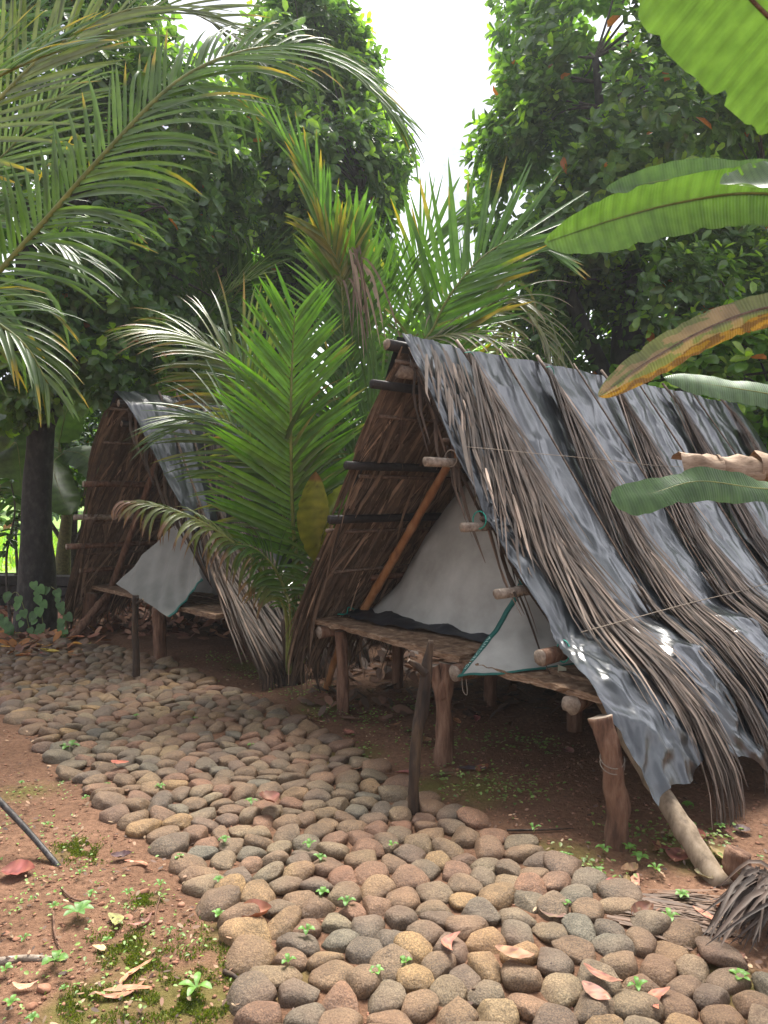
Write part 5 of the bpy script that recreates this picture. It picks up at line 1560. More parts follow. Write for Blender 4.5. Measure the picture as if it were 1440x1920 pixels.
# ------------------------------------------------------------------ banana plants
BG = [(.075, .150, .036), (.105, .190, .050)]
def bana_prof(t): return max(.02, min(1, (t / .10)) ** .6 * (1 - max(0, (t - .72) / .28) ** 2.0) ** .6)
bb = Vector((3.05, 3.75, 0))
bn = root('banana_plant', bb, 'banana plant beside the near hut with broad leaves reaching in from the right edge', 'banana plant')
tube('pseudostem', [bb + Vector((0, 0, -.05)), bb + Vector((0, 0, .9)), bb + Vector((-.05, 0, 1.9))], [.16, .13, .09], M['rachis'], bn, seg=14, n=18, rough=.1)
cr_ = bb + Vector((-.05, 0, 1.85))
def petiole(a, mid_, b): tube('petiole', [a, mid_, b], [.03, .022, .015], M['rachis'], bn, seg=8, n=20)
def burnt(c, t, x, rg):
    k = noise.noise(Vector((t * 7, x * 2.5, 1.3)))
    k2 = noise.noise(Vector((t * 22, x * 5, 4.3)))
    if x < -.62 + .5 * k: return (np.array([.24, .13, .03]) if k2 < .0 else np.array([.12, .06, .03])) * (.85 + .3 * rg.random())
    if t > .45 and k + .6 * k2 > 0: return np.array([.27, .19, .13])
    return c
# big leaf overhead, top right corner
blade(bn, [at(1760, 330, 3.0), at(1600, 180, 2.8), at(1440, 30, 2.6), at(1340, -75, 2.5), at(1250, -170, 2.45), at(1170, -250, 2.4)], (-.35, -.75, -.55), .28, M['banana'], BG, name='leaf', seed=11, fold=.12, wave=.03, prof=bana_prof, nseg=90, rows=15, midrib='rachis_dry', rr=.014)
petiole(cr_, at(1830, 420, 3.3), at(1760, 330, 3.0))
# mid leaf pointing left above the roof
blade(bn, [at(1640, 420, 3.5), at(1520, 375, 3.5), at(1400, 362, 3.5), at(1280, 378, 3.48), at(1160, 408, 3.45), at(1020, 455, 3.4)], [(-.3, -.9, -.1), (-.25, -.9, -.25), (-.2, -.9, -.3)], .155, M['banana'], BG, name='leaf', seed=13, fold=.2, wave=.07, prof=bana_prof, nseg=80, rows=13, midrib='rachis', half=lambda t, sd: (.8, .5) if sd > 0 else (1.0, .15))
petiole(cr_, at(1720, 480, 3.6), at(1640, 420, 3.5))
# second leaf behind it
blade(bn, [at(1650, 420, 3.8), at(1520, 350, 3.8), at(1400, 330, 3.8), at(1290, 332, 3.8), at(1135, 356, 3.8)], (-.1, -.8, .2), .10, M['banana'], BG, name='leaf', seed=14, fold=.1, wave=.08, prof=bana_prof, nseg=60, rows=9, midrib='rachis')
petiole(cr_, at(1720, 460, 3.8), at(1650, 420, 3.8))
# ragged grey-green leaf end at the right edge
blade(bn, [at(1600, 260, 3.2), at(1520, 300, 3.2), at(1440, 335, 3.18), at(1350, 345, 3.15)], (-.2, -.85, .45), .14, M['banana'], [(.10, .17, .08), (.15, .22, .11)], name='leaf', seed=15, fold=.1, wave=.08, prof=bana_prof, nseg=60, rows=9, tears=5, half=lambda t, sd: (.7, .1) if sd > 0 else (1.1, .5))
petiole(cr_, at(1680, 380, 3.4), at(1600, 260, 3.2))
# dying leaf with a scorched edge
blade(bn, [at(1640, 600, 3.3), at(1540, 570, 3.3), at(1430, 578, 3.28), at(1320, 618, 3.24), at(1210, 680, 3.2), at(1122, 742, 3.15)], (-.25, -.9, .2), .085, M['banana'], [(.14, .17, .07), (.22, .22, .11)], name='leaf', seed=16, fold=.1, wave=.08, prof=bana_prof, nseg=240, rows=41, midrib='rachis_dry', colfun=burnt, half=lambda t, sd: (.85, .1) if sd > 0 else (1.1, -.65))
petiole(cr_, at(1720, 640, 3.5), at(1640, 600, 3.3))
# narrow edge-on leaf across the roof
blade(bn, [at(1620, 880, 3.05), at(1520, 918, 3.0), at(1420, 915, 2.95), at(1310, 902, 2.9), at(1220, 925, 2.88), at(1146, 938, 2.86)], (-.05, -.62, .75), .085, M['banana'], [(.07, .15, .05), (.11, .2, .075)], name='leaf', seed=17, fold=-.12, wave=.14, prof=lambda t: max(.05, min(1, t / .1) ** .6 * (1 - max(0, (t - .88) / .12) ** 2.2) ** .5), nseg=80, rows=11, midrib='rachis', rr=.006, half=lambda t, sd: (.9, .1) if sd > 0 else (1.0, -.4))
petiole(cr_, at(1700, 820, 3.3), at(1620, 880, 3.05))
# pale leaf low behind
blade(bn, [at(1660, 800, 4.4), at(1540, 760, 4.4), at(1440, 738, 4.4), at(1340, 722, 4.4), at(1245, 708, 4.4)], (-.1, -.75, .6), .11, M['banana'], [(.12, .22, .09), (.16, .26, .12)], name='leaf', seed=18, fold=-.2, wave=.06, prof=bana_prof, nseg=60, rows=9, midrib='rachis')
petiole(cr_, at(1740, 760, 4.0), at(1660, 800, 4.4))
# dry rolled leaf
tube('dry_leaf_stalk', [cr_, at(1600, 890, 3.3), at(1440, 878, 3.25), at(1300, 866, 3.2)], [.02, .014, .012, .008], M['rachis_dry'], bn, seg=7, n=26)
for (xa, xb, r0, sd) in ((1268, 1345, .075, 1), (1338, 1420, .060, 2), (1414, 1500, .070, 3)):
    rows = []
    for i in range(12):
        t = i / 11; p = at(xa + (xb - xa) * t, 868 + 10 * t, 3.2)
        row = []
        for a in np.linspace(-.5, 4.3, 16):
            rr_ = r0 * (1 + .25 * noise.noise(Vector((t * 3, a, sd)))) * (1 + .12 * a * .3)
            row.append(p + Vector((0, math.cos(a + 1.1) * rr_, math.sin(a + 1.1) * rr_ - .022)))
        rows.append(row)
    sheet('dry_leaf_roll', rows, simple_mat('dry_banana_leaf', (.13, .085, .055), (.30, .21, .145), (3, 20, 20), 3.0, .8, .004, c3=(.40, .30, .22)), bn, wrinkle=.022, seed=sd, freq=13)

# bananas beyond the dark trunk
def small_banana(loc, label, leaves, seed):
    r_ = root('banana_plant', loc, label, 'banana plant')
    tube('pseudostem', [loc + Vector((0, 0, -.05)), loc + Vector((.02, 0, .7)), loc + Vector((.1, 0, 1.5))], [.11, .10, .06], simple_mat('banana_sheath', (.06, .05, .02), (.16, .15, .05), rough=.6), r_, seg=12, n=14, rough=.12)
    cr2 = loc + Vector((.1, 0, 1.45))
    for i, (pts_, nv, w) in enumerate(leaves):
        tube('petiole', [cr2, (cr2 + pts_[0]) / 2 + Vector((0, 0, .1)), pts_[0]], [.03, .022, .015], M['rachis'], r_, seg=8, n=16)
        blade(r_, pts_, nv, w, M['banana'], BG, name='leaf', seed=seed + i, fold=-.2, wave=.05, prof=bana_prof, nseg=36, rows=9, midrib='rachis')
small_banana(Vector((-4.55, 10.0, 0)), 'banana plant with drooping leaves behind the dark trunk',
    [([at(118, 850, 9.8), at(100, 870, 9.6), at(112, 920, 9.4), at(132, 965, 9.3)], (.5, -.8, .3), .24), ([at(120, 845, 9.9), at(150, 850, 9.8), at(180, 870, 9.7), at(200, 900, 9.6)], (.2, -.7, .7), .24), ([at(110, 840, 10), at(60, 830, 10), at(20, 860, 9.9), at(-10, 910, 9.8)], (-.2, -.8, .5), .30), ([at(110, 830, 10), at(130, 760, 10), at(170, 730, 9.9), at(210, 760, 9.8)], (.1, -.9, .3), .28)], 31)
small_banana(Vector((-5.3, 9.4, 0)), 'banana plant with a broad hanging leaf at the left edge',
    [([at(20, 900, 9.2), at(10, 860, 9.0), at(30, 830, 8.9), at(40, 900, 8.8), at(45, 960, 8.8)], (.2, -.9, .2), .26), ([at(-10, 900, 9.2), at(-20, 830, 9.1), at(20, 780, 9.0), at(80, 770, 8.9)], (.1, -.8, .5), .26), ([at(0, 900, 9.2), at(-40, 850, 9.2), at(-60, 880, 9.2)], (0, -.8, .5), .24)], 41)
# ------------------------------------------------------------------ climbing vine on the dark trunk
vn = root('climbing_vine', (-4.0, 7.85, 0), 'green vine with heart-shaped leaves climbing the foot of the dark trunk', 'vine')
def heart(parent, p, d, n_, L, cols, seed, name='leaf', mat='weed'):
    d = Vector(d).normalized(); n_ = Vector(n_); sd = d.cross(n_).normalized(); n_ = sd.cross(d).normalized()
    out = [(0, 0), (-.10, .26), (.10, .46), (.40, .47), (.70, .30), (1, 0), (.70, -.30), (.40, -.47), (.10, -.46), (-.10, -.26)]
    V = [p] + [p + d * x * L + sd * y * L + n_ * L * (abs(y) * .25 - x * x * .2) for x, y in out[1:]]
    V.append(p + d * .45 * L - n_ * L * .05)
    k = len(V) - 1
    F = [(k, i, (i + 1) % k) for i in range(k)]
    return link_mesh(name, np_mesh(name, [tuple(v) for v in V], [F], cols=np.tile(cols, (len(V), 1))), M[mat], parent)
for si, (xs, ys) in enumerate((((60, 45, 30, 10), (1200, 1140, 1110, 1130)), ((85, 78, 72, 66), (1195, 1150, 1110, 1090)), ((130, 120, 112, 96), (1200, 1150, 1115, 1100)), ((20, 15, 10, -5), (1205, 1180, 1160, 1150)))):
    pp = [at(x, y, 7.75 + .04 * i) for i, (x, y) in enumerate(zip(xs, ys))]
    pp[0].z = .02
    st_ = tube('vine_stem', pp, [.005, .004, .003], M['rachis'], vn, seg=5, n=20)
    cpts = spline(pp, 12)
    for i in range(1, 12):
        if random.random() < .1: continue
        a = random.uniform(-1, 1)
        heart(vn, Vector(cpts[i]) + Vector((.05 * a, -.05, .0)), (a * .8, -.3, -.8), (.2 * a, -1, .35), random.uniform(.07, .115), np.array((.075, .16, .05)) * random.uniform(.7, 1.4), i)

# ------------------------------------------------------------------ stacked boards behind the trunk
bs_ = root('board_stack', (-5.0, 9.6, 0), 'low stack of weathered boards behind the dark trunk', 'boards')
for k in range(3):
    z = .18 + .14 * k
    link_mesh('board', box_mesh('board', (-6.6, 9.9 + .03 * (k % 2), z), (-3.85 + .06 * (k % 3), 9.5 + .03 * (k % 2), z), .22, .125, jitter=.008, n=10), M['pole_dark' if k < 4 else 'bark_post'], bs_)
for x in (-6.2, -5.0, -4.0):
    log(bs_, 'stake', [Vector((x, 9.66, -.05)), Vector((x, 9.66, .55))], [.045, .04], [M['bark_dark'], M['cut_wood']], int(-x * 3))
def sapling(label, pts_, rad, n, seed, L=.16):
    s_ = root('sapling', Vector(pts_[0]), label, 'sapling')
    tube('stem', pts_, rad, M['limb'], s_, seg=7, n=20, rough=.1)
    c = spline(pts_, 30); r = random.Random(seed)
    P, D, Nn, Ls = [], [], [], []
    for i in range(n):
        k = r.randrange(14, 30); a = r.uniform(0, 6.28)
        P.append(c[k]); D.append((math.cos(a), math.sin(a), r.uniform(-.6, .3))); Nn.append((r.uniform(-.3, .3), r.uniform(-.3, .3), 1)); Ls.append(L * r.uniform(.6, 1.2))
    cc = np.array([np.array((.04, .09, .025)) * r.uniform(.7, 1.8) for _ in P])
    tag(link_mesh('leaves', leaf_mesh(np.array(P), np.array(D), np.array(Nn), np.array(Ls), np.full(n, .5), cc, 'leaves'), M['leaf'], s_), kind='stuff')
g = gnd(20, 1180); sapling('thin leaning sapling at the left edge beside the trunk', [g, at(12, 1050, g.y), at(28, 960, g.y), at(20, 900, g.y)], [.02, .016, .012, .006], 40, 1)
g = gnd(40, 1150); sapling('dark bent sapling between the trunk and the left edge', [g, at(30, 1000, g.y), at(50, 920, g.y), at(45, 850, g.y)], [.025, .02, .012, .006], 40, 2)
g = gnd(136, 1120); sapling('slim bare trunk in front of the sunlit field', [g, at(134, 1000, g.y), at(126, 940, g.y), at(112, 880, g.y), at(120, 800, g.y)], [.07, .06, .055, .045, .03], 60, 3, .2)

# ------------------------------------------------------------------ dry frond lying at the right edge
df = root('dry_palm_frond', gnd(1440, 1740), 'dark dry palm frond lying on the ground at the right edge', 'palm frond')
ra = [gnd(1560, 1760) + Vector((0, 0, .16)), gnd(1480, 1720) + Vector((0, 0, .16)), gnd(1420, 1690) + Vector((0, 0, .12))]
tube('rachis', ra, [.02, .015, .008], M['rachis_dry'], df, seg=7, n=14)
cl = []
rf = np.random.default_rng(9)
for i in range(95):
    a = np.array(list(Vector(ra[2]).lerp(Vector(ra[0]), rf.random() ** 1.2)))
    e = gnd(1300 + rf.uniform(0, 130) + 20 * (i % 3), 1690 + rf.uniform(0, 115))
    if e.x > 1.12: e.y += 0
    e = np.array([e.x, e.y, .02 + rf.uniform(0, .05)])
    m_ = (a + e) / 2 + np.array([0, 0, rf.uniform(.03, .09)])
    cl.append(spline([a, m_, e], 7))
V_, q_ = ribbons(np.array(cl), nrm(np.array([[rf.normal(0, .3), -.4, 1] for _ in cl])), rf.uniform(.006, .011, len(cl)), np.array([.7, 1, 1, .95, .8, .5, .1]), .35)
v_, f_ = join_ribbons(V_, q_)
tag(link_mesh('leaflets', np_mesh('leaflets', v_, [f_], cols=np.repeat(np.array([[.05, .035, .028]]) * rf.uniform(.6, 2.6, (len(cl), 1)), 21, axis=0)), M['thatch'], df), kind='stuff')
mt = []
for i in range(120):
    e0 = gnd(1130 + rf.uniform(0, 190), 1672 + rf.uniform(0, 70)); a = rf.normal(-.35, .2)
    L_ = rf.uniform(.1, .3)
    mt.append([[e0.x + math.cos(a) * L_ * k / 3, e0.y + math.sin(a) * L_ * k / 3, ground_z(e0.x, e0.y) + .010 + rf.uniform(0, .004)] for k in range(4)])
V_, q_ = ribbons(np.array(mt), nrm(np.array([[rf.normal(0, .15), rf.normal(0, .15), 1] for _ in mt])), rf.uniform(.003, .008, len(mt)), np.array([.8, 1, 1, .3]), .1)
v_, f_ = join_ribbons(V_, q_)
tag(link_mesh('trodden_thatch', np_mesh('trodden_thatch', v_, [f_], cols=np.repeat(np.array([[.12, .075, .052]]) * rf.uniform(.6, 1.5, (len(mt), 1)), 12, axis=0)), M['thatch']), 'flattened shreds of dry palm leaf trodden into the soil', 'plant litter', kind='stuff')

# ------------------------------------------------------------------ fallen leaves
def fallen(p, L, w, yaw, col, label, group=None, curl=.3, roll=.0, seed=0, pitch=0.0, arc=0.0, name='fallen_leaf'):
    r = random.Random(seed)
    n = 11
    rows = []
    V, F, Cc = [], [], []
    for i in range(n):
        t = i / (n - 1)
        ww = w * max(.03, math.sin(math.pi * min(1, .04 + .94 * t)) ** .8)
        ax = arc * math.sin(math.pi * t)
        for j in range(5):
            x = (j - 2) / 2
            z = curl * L * (t - .5) ** 2 + roll * ww * x * x + .006 * noise.noise(Vector((t * 6, x * 2, seed)))
            V.append(((t - .5) * L, x * ww + ax * L, z + .004))
            k = noise.noise(Vector((t * 5, x * 2, seed * 1.3)))
            k2 = noise.noise(Vector((t * 17, x * 6, seed * 2.1)))
            c = np.array(col) * (1 + .7 * k + .5 * k2) * np.array([1, 1 + .35 * k2, 1 + .2 * k])
            Cc.append(c)
    for i in range(n - 1):
        for j in range(4):
            a = i * 5 + j; F.append((a, a + 1, a + 6, a + 5))
    o = link_mesh(name, np_mesh(name, V, [F], cols=np.clip(Cc, .005, 1)), M['litter'], None, p)
    o.rotation_euler = (r.uniform(-.15, .15), pitch, yaw)
    return tag(o, label, 'leaf', group)
def gp(px, py, z=.012):
    p = gnd(px, py); p.z = ground_z(p.x, p.y) + z; return p
def sp(px, py, h=.055):
    p = gnd(px, py, h); return p
fallen(sp(965, 1788, .075), .13, .036, -.35, (.30, .16, .10), 'pink and olive fallen leaf with a stalk lying across the stones', curl=.25, seed=1)
fallen(sp(1118, 1862, .06), .10, .026, -.9, (.30, .15, .11), 'pale pink leaf wedged between stones at the bottom', curl=.3, seed=2)
fallen(sp(1130, 1832, .06), .13, .02, -.7, (.26, .12, .085), 'long narrow pink leaf between two stones', curl=.4, seed=3)
fallen(sp(505, 1502, .075), .14, .05, -1.0, (.20, .085, .065), 'dark red-brown leaf lying on the middle of the path', curl=.5, roll=.6, seed=4)
fallen(gp(1352, 1806), .17, .045, .1, (.20, .08, .05), 'broad brown leaf on the soil beside the dry frond', curl=.2, seed=5)
fallen(gp(34, 1644), .13, .055, .2, (.24, .07, .055), 'wide dull red leaf on the soil near the black stick', curl=.3, roll=.4, seed=6)
fallen(gp(1275, 1612), .13, .06, .9, (.22, .085, .06), 'broad red-brown leaf on the soil by the bamboo prop', curl=.2, roll=.3, seed=7)
fallen(sp(1245, 1878, .05), .12, .022, .9, (.40, .15, .10), 'curved salmon leaf between stones near the yellow stone', arc=.28, seed=8)
fallen(sp(855, 1770, .05), .11, .020, 1.2, (.33, .13, .09), 'thin curled pink leaf tucked among the near stones', arc=.3, seed=9)
for i, (x, y, yaw, arc) in enumerate(((240, 1870, .1, .12), (255, 1838, 1.1, .2), (225, 1865, .35, -.15))):
    fallen(gp(x, y), .15, .012, yaw, (.46, .21, .13), ('salmon sickle-shaped leaf, lowest of three lying together on the moss', 'salmon sickle-shaped leaf, upright one of three lying together on the moss', 'salmon sickle-shaped leaf, slanting one of three lying together on the moss')[i], 'three sickle leaves on the moss', arc=arc, seed=20 + i)
fallen(gp(48, 1862), .08, .012, .1, (.5, .27, .18), 'small salmon crescent leaf at the bottom left of the soil', arc=-.2, seed=24)
fallen(gp(262, 1735), .10, .012, .8, (.25, .12, .09), 'grey-brown crescent leaf beside the moss patch', arc=-.25, seed=25)
fallen(gp(212, 1740), .09, .022, -.9, (.27, .27, .10), 'small yellow-green curled leaf above the moss patch', arc=.2, curl=.5, seed=26)
fallen(gp(228, 1612), .09, .025, .3, (.085, .045, .05), 'small dark purple leaf at the left path edge', curl=.6, roll=.5, seed=27)
fallen(gp(255, 1630), .13, .010, -.4, (.42, .18, .11), 'thin salmon leaf curving below the dark purple leaf', arc=.3, seed=28)
fallen(sp(478, 1720, .02), .13, .05, .5, (.26, .11, .07), 'crumpled rusty leaf in a gap of the near path', curl=.5, roll=.8, seed=29)
fallen(gp(185, 1795), .06, .012, -.5, (.55, .42, .22), 'tiny cream leaf scrap on the soil beside the moss', arc=.2, seed=30)
fallen(sp(225, 1430, .07), .11, .04, -.2, (.34, .11, .075), 'red leaf lying on the left side of the path', curl=.2, seed=31)
fallen(gp(982, 1668), .12, .014, .5, (.32, .12, .08), 'slim red-brown curved leaf on the soil behind the path', arc=.2, seed=32)
fallen(gp(1195, 1660), .11, .022, 1.2, (.40, .19, .13), 'pinkish leaf standing on the soil near the prop foot', arc=.12, seed=33)
fallen(gp(1322, 1725), .11, .016, -1.1, (.38, .17, .12), 'narrow pale pink leaf beside the dry frond', arc=.1, seed=34)
def rl(i, px, py, label, group, cols, L=(.07, .13), zoff=.012):
    fallen(gp(px, py, zoff), random.uniform(*L), random.uniform(.014, .036), random.uniform(0, 6.28), [c * random.uniform(.7, 1.4) for c in random.choice(cols)], label, group, curl=random.uniform(.1, .6), roll=random.uniform(0, .8), seed=100 + i, arc=random.uniform(-.12, .12))
random.seed(77)
BRNS = [(.20, .10, .065), (.14, .07, .05), (.27, .14, .09), (.10, .06, .05)]
ORNG = [(.42, .18, .05), (.35, .13, .05), (.45, .26, .07), (.25, .11, .06)]
for i in range(26):
    rl(i, random.uniform(0, 170), random.uniform(1195, 1245), 'orange fallen leaf at the foot of the dark trunk', 'orange leaves at the trunk foot', ORNG, (.10, .17), .04)
for i in range(34):
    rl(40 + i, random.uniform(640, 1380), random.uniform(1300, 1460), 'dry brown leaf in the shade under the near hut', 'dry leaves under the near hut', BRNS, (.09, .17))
for i in range(16):
    rl(90 + i, random.uniform(980, 1420), random.uniform(1560, 1730), 'small dry leaf on the soil before the near hut', 'dry leaves by the near hut', BRNS)

# leaf litter carpet behind the far hut and round the trunk
def litter(name, n, where, cols, L, label):
    P = []
    while len(P) < n:
        x, y = where()
        P.append((x, y, ground_z(x, y) + random.uniform(.008, .035)))
    P = np.array(P); k = len(P)
    a = rng.uniform(0, 6.28, k)
    D = np.stack([np.cos(a), np.sin(a), rng.normal(0, .25, k)], axis=1)
    Nn = nrm(np.stack([rng.normal(0, .35, k), rng.normal(0, .35, k), np.ones(k)], axis=1))
    C = np.array(cols)[rng.integers(0, len(cols), k)] * rng.uniform(.6, 1.5, (k, 1))
    tag(link_mesh(name, leaf_mesh(P, D, Nn, L * rng.uniform(.6, 1.2, k), np.full(k, .5), C, name, curl=-.25), M['litter']), label, 'leaf litter', kind='stuff')
litter('leaf_litter', 4200, lambda: (random.uniform(-6, 1.5), random.uniform(7.6, 12.5)), [(.26, .12, .085), (.20, .09, .06), (.34, .17, .12), (.40, .22, .15), (.14, .07, .05)], .17, 'carpet of red-brown fallen leaves beyond and under the far hut')
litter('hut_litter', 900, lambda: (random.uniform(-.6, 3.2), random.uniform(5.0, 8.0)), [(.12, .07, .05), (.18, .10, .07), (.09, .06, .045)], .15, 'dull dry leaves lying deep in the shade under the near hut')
litter('path_edge_litter', 260, lambda: (random.uniform(-5.2, -3.0), random.uniform(6.9, 8.2)), [(.20, .09, .05), (.35, .15, .05), (.12, .06, .045)], .15, 'scatter of brown leaves where the path passes the dark trunk')

def off_path():
    while True:
        y = 2.0 + 4.5 * random.random() ** 1.3; x = random.uniform(-.6, .6) * y
        if not in_path(x, y) or random.random() < .06: return x, y
litter('soil_scraps', 1500, off_path, [(.16, .09, .06), (.10, .06, .045), (.28, .17, .11), (.07, .045, .035), (.34, .24, .16)], .026, 'fine scraps of dry leaf and bark scattered over the soil')
# ------------------------------------------------------------------ seedlings and weeds
def seedling(p, n, L, w, label, group, seed, up=.35, col=(.12, .26, .05)):
    r = random.Random(seed)
    s_ = root('seedling', p, label, 'seedling', group)
    h = L * .35
    tube('stem', [p, p + Vector((r.uniform(-.01, .01), r.uniform(-.01, .01), h))], [.002, .0015], M['rachis'], s_, seg=5, n=4)
    for i in range(n):
        a = 2 * math.pi * i / n + r.uniform(-.3, .3)
        blade(s_, [p + Vector((0, 0, h)), p + Vector((math.cos(a) * L * .5, math.sin(a) * L * .5, h + L * up * .8)), p + Vector((math.cos(a) * L, math.sin(a) * L, h + L * up * r.uniform(.3, .9)))], (0, 0, 1), w * r.uniform(.8, 1.15), M['weed'], [np.array(col) * .85, np.array(col) * 1.2], name='leaf', nseg=9, rows=5, fold=.25, prof=lambda t: max(.03, math.sin(math.pi * min(1, .02 + .95 * t ** 1.3)) ** .8), seed=seed + i)
seedling(gp(146, 1732), 6, .058, .016, 'largest seedling, a rosette of six green leaves on the bare soil', None, 1, col=(.15, .31, .08))
seedling(gp(368, 1866), 4, .056, .013, 'seedling with two long light leaves on the moss near the bottom', None, 2, col=(.17, .35, .07))
seedling(gp(104, 1826), 3, .045, .016, 'small bright seedling left of the moss patch', None, 3)
seedling(gp(130, 1408), 0 + 4, .07, .02, 'flat green seedling in the middle of the far path', None, 4)
random.seed(41)
wd_pts = []
for (x, y, ) in ((605, 1680), (575, 1752), (705, 1830), (410, 1655), (735, 1590), (1000, 1560), (580, 1590), (335, 1612), (470, 1510), (160, 1500), (1060, 1700), (470, 1400), (365, 1350), (255, 1345), (650, 1700), (410, 1722), (540, 1810), (1195, 1860), (760, 1810), (420, 1580), (600, 1615), (300, 1480)):
    seedling(sp(x, y, .03), random.choice((3, 4, 5)), random.uniform(.022, .038), random.uniform(.007, .011), 'tiny bright seedling sprouting between the path stones', 'seedlings sprouting in the path', 200 + x, up=.6, col=(.13, .30, .05))
for (x, y) in ((1132, 1600), (1200, 1620), (1255, 1735), (1388, 1850), (1340, 1805), (1230, 1640), (1120, 1645), (1280, 1690), (1060, 1615), (1350, 1560), (1290, 1520), (1180, 1600), (1395, 1655)):
    seedling(gp(x, y), random.choice((4, 5, 6)), random.uniform(.025, .042), random.uniform(.008, .012), 'light green weed on the soil before the near hut', 'weeds by the near hut', 300 + x, up=.5, col=(.16, .33, .06))
for (x, y) in ((60, 1700), (45, 1780), (90, 1560), (30, 1545), (170, 1690), (100, 1715), (240, 1688), (20, 1905), (200, 1780), (150, 1650), (300, 1670), (120, 1870), (60, 1930), (320, 1760), (10, 1840), (40, 1475), (200, 1480)):
    seedling(gp(x, y), random.choice((3, 4, 5)), random.uniform(.016, .03), random.uniform(.005, .008), 'tiny green weed on the bare soil beside the path', 'weeds left of the path', 500 + x, up=.6, col=(.14, .30, .06))

def ground_cover(name, n, spots, L, label, cols, mat='weed'):
    P = []
    while len(P) < n:
        (x, y, r_) = random.choice(spots)
        c = gnd(x, y)
        xx, yy = c.x + random.gauss(0, r_), c.y + random.gauss(0, r_)
        if in_path(xx, yy) and name != 'path_weeds': continue
        P.append((xx, yy, ground_z(xx, yy) + random.uniform(.004, .03) * (L / .02)))
    P = np.array(P); k = len(P)
    a = rng.uniform(0, 6.28, k)
    D = np.stack([np.cos(a), np.sin(a), rng.uniform(0, .7, k)], axis=1)
    Nn = nrm(np.stack([rng.normal(0, .3, k), rng.normal(0, .3, k), np.ones(k)], axis=1))
    C = np.array(cols)[rng.integers(0, len(cols), k)] * rng.uniform(.7, 1.35, (k, 1))
    tag(link_mesh(name, leaf_mesh(P, D, Nn, L * rng.uniform(.6, 1.3, k), np.full(k, .7), C, name), M[mat]), label, 'weeds', kind='stuff')
ground_cover('low_weeds', 1500, [(930, 1390, .14), (900, 1480, .16), (980, 1480, .10), (620, 1340, .12), (700, 1350, .10), (1200, 1560, .12), (650, 1420, .15), (870, 1470, .2), (560, 1300, .15), (1010, 1400, .1), (1080, 1630, .1), (480, 1270, .15), (420, 1240, .15), (780, 1330, .12), (1320, 1590, .12), (820, 1400, .2)], .022, 'fine pale weeds sprouting on the soil before the near hut', [(.16, .24, .06), (.22, .28, .09), (.12, .20, .05)])
ground_cover('soil_weeds', 420, [(60, 1690, .10), (150, 1620, .14), (30, 1500, .16), (250, 1700, .1), (90, 1830, .1), (220, 1870, .12), (60, 1570, .12), (180, 1480, .1), (330, 1780, .1)], .016, 'sparse tiny weeds dotted over the soil left of the path', [(.16, .28, .06), (.20, .30, .08)])
# moss cushions: short dense tufts
mp = [(245, 1795, .055), (225, 1770, .05), (330, 1868, .05), (350, 1880, .06), (270, 1820, .07), (440, 1760, .10), (150, 1885, .05), (480, 1850, .06), (210, 1900, .08), (160, 1605, .05), (140, 1590, .05), (270, 1692, .03), (460, 1895, .05), (400, 1800, .10), (300, 1880, .10), (380, 1900, .08)]
P = []
for _ in range(15000):
    x, y, r_ = random.choice(mp); c = gnd(x, y)
    xx, yy = c.x + random.gauss(0, r_), c.y + random.gauss(0, r_ * .8)
    if in_path(xx, yy) or noise.noise(Vector((xx * 14, yy * 14, 3))) < -.08: continue
    P.append((xx, yy, ground_z(xx, yy) + .001))
P = np.array(P); k = len(P)
D = nrm(np.stack([rng.normal(0, .6, k), rng.normal(0, .6, k), np.ones(k)], axis=1))
C = np.array([(.11, .14, .015), (.085, .11, .015), (.15, .17, .025)])[rng.integers(0, 3, k)] * rng.uniform(.7, 1.3, (k, 1))
tag(link_mesh('moss', leaf_mesh(P, D, nrm(rng.normal(0, 1, (k, 3)) + np.array([0, -1, .3])), rng.uniform(.006, .013, k), np.full(k, .5), C, 'moss'), M['weed']), 'green moss cushions on the soil at the bottom left', 'moss', kind='stuff')
# twigs and roots on the soil
def twig(pts_, r0, label, mat='bark_post'):
    o = tube('twig', pts_, [r0, r0 * .8, r0 * .4], M[mat], None, seg=6, n=18, rough=.2)
    return tag(o, label, 'twig')
twig([gp(115, 1672), gp(135, 1690), gp(165, 1700), gp(182, 1704)], .006, 'forked-looking dry twig above the rosette seedling')
twig([gp(100, 1722), gp(104, 1770), gp(118, 1802)], .005, 'thin dry twig pointing at the bottom of the soil')
twig([gp(-10, 1815, .004), gp(50, 1808, .004), gp(125, 1812, .004)], .016, 'thick pale root half sunk in the soil at the left edge', 'pole_pale')
twig([gp(420, 1826), gp(440, 1836), gp(458, 1852)], .009, 'short dark stick beside the moss at the path edge', 'bark_dark')
twig([gp(950, 1560), gp(1010, 1562), gp(1075, 1556)], .006, 'dark thin stick on the soil behind the path', 'bark_dark')
twig([gp(300, 1690), gp(292, 1720), gp(290, 1745)], .003, 'hair-thin brown twig beside the seedlings')
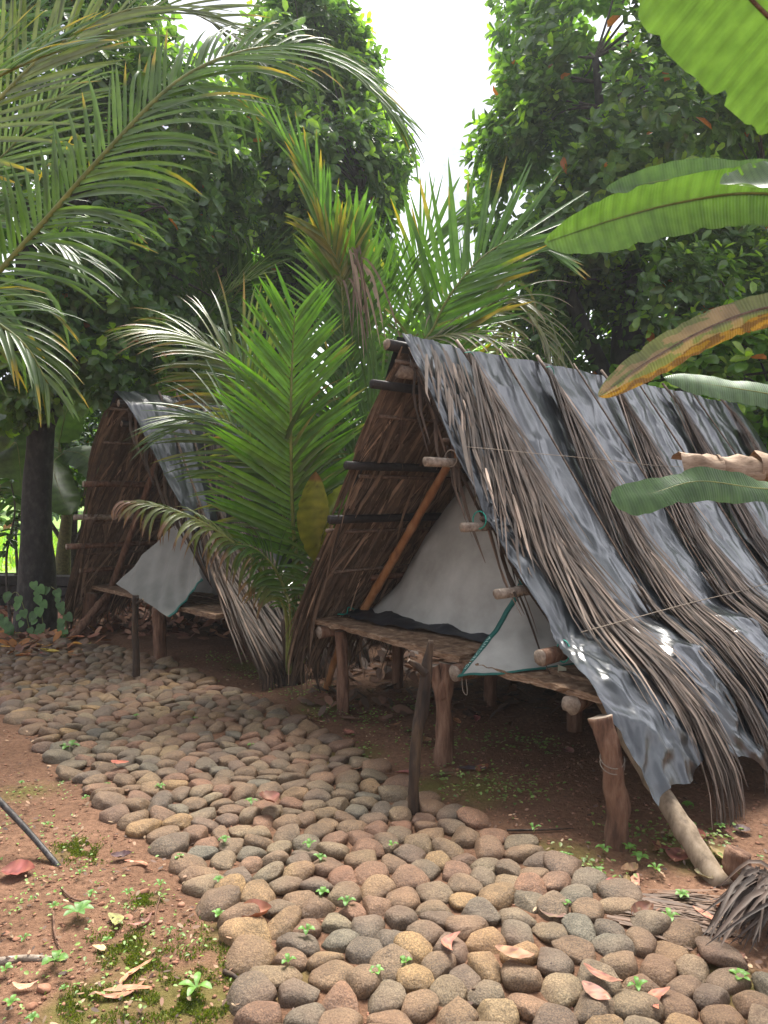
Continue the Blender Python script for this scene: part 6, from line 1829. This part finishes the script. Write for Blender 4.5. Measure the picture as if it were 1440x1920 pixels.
# pebbles one can count on the soil
for i, (x, y, s_) in enumerate(((98, 1632, .014), (270, 1675, .022), (85, 1864, .024), (240, 1725, .018), (12, 1755, .016), (135, 1612, .012), (30, 1768, .013), (190, 1700, .014), (300, 1735, .012), (340, 1700, .014), (60, 1895, .016))):
    g0 = stone_geometry(order[i], 9000 + i)
    V, Q, Tt, _ = g0
    V = V * (s_ / .07)
    o = link_mesh('pebble', np_mesh('pebble', V, [Q, Tt]), M['clod'], None, gp(x, y, .002))
    tag(o, 'small reddish pebble on the bare soil beside the path', 'pebble', 'pebbles on the bare soil')
# look-alikes are told apart by their order across the photograph
ORD = 'first second third fourth fifth sixth seventh eighth ninth tenth eleventh twelfth thirteenth fourteenth fifteenth sixteenth seventeenth eighteenth nineteenth twentieth'.split()
ORD += ['twenty-' + w for w in ORD[:9]] + ['thirtieth'] + ['thirty-' + w for w in ORD[:9]]
by_group = {}
for o_ in bpy.data.objects:
    if o_.parent is None and o_.get('group') in ('orange leaves at the trunk foot', 'dry leaves under the near hut', 'dry leaves by the near hut', 'seedlings sprouting in the path', 'weeds by the near hut', 'weeds left of the path', 'pebbles on the bare soil'):
        by_group.setdefault(o_['group'], []).append(o_)
for gname, obs in by_group.items():
    obs.sort(key=lambda o_: o_.location.x / o_.location.y)
    for i, o_ in enumerate(obs):
        o_['label'] = o_['label'] + ', ' + ORD[i] + ' from the left'
for o_ in bpy.data.objects:
    if '_w' in o_: del o_['_w']
# ------------------------------------------------------------------ haze volume added to stand in for veiling glare from the bright sky
hb = bpy.data.meshes.new('haze')
x0, x1, y0, y1, z0, z1 = -330, 330, -90, 440, -1.05, 11.5
hb.from_pydata([(x, y, z) for z in (z0, z1) for y in (y0, y1) for x in (x0, x1)], [], [(0, 2, 3, 1), (4, 5, 7, 6), (0, 1, 5, 4), (2, 6, 7, 3), (0, 4, 6, 2), (1, 3, 7, 5)])
mh = bpy.data.materials.new('veil_haze'); mh.use_nodes = True
nh = mh.node_tree.nodes; nh.clear()
oh = nh.new('ShaderNodeOutputMaterial'); vh = nh.new('ShaderNodeVolumePrincipled')
vh.inputs['Color'].default_value = (0.90, 0.95, 1.0, 1)
vh.inputs['Density'].default_value = 0.0014
vh.inputs['Anisotropy'].default_value = 0.35
mh.node_tree.links.new(vh.outputs[0], oh.inputs['Volume'])
tag(link_mesh('haze', hb, mh), 'thin haze volume added in place of veiling sky glare', 'haze', kind='stuff')
cy.volume_bounces = 1
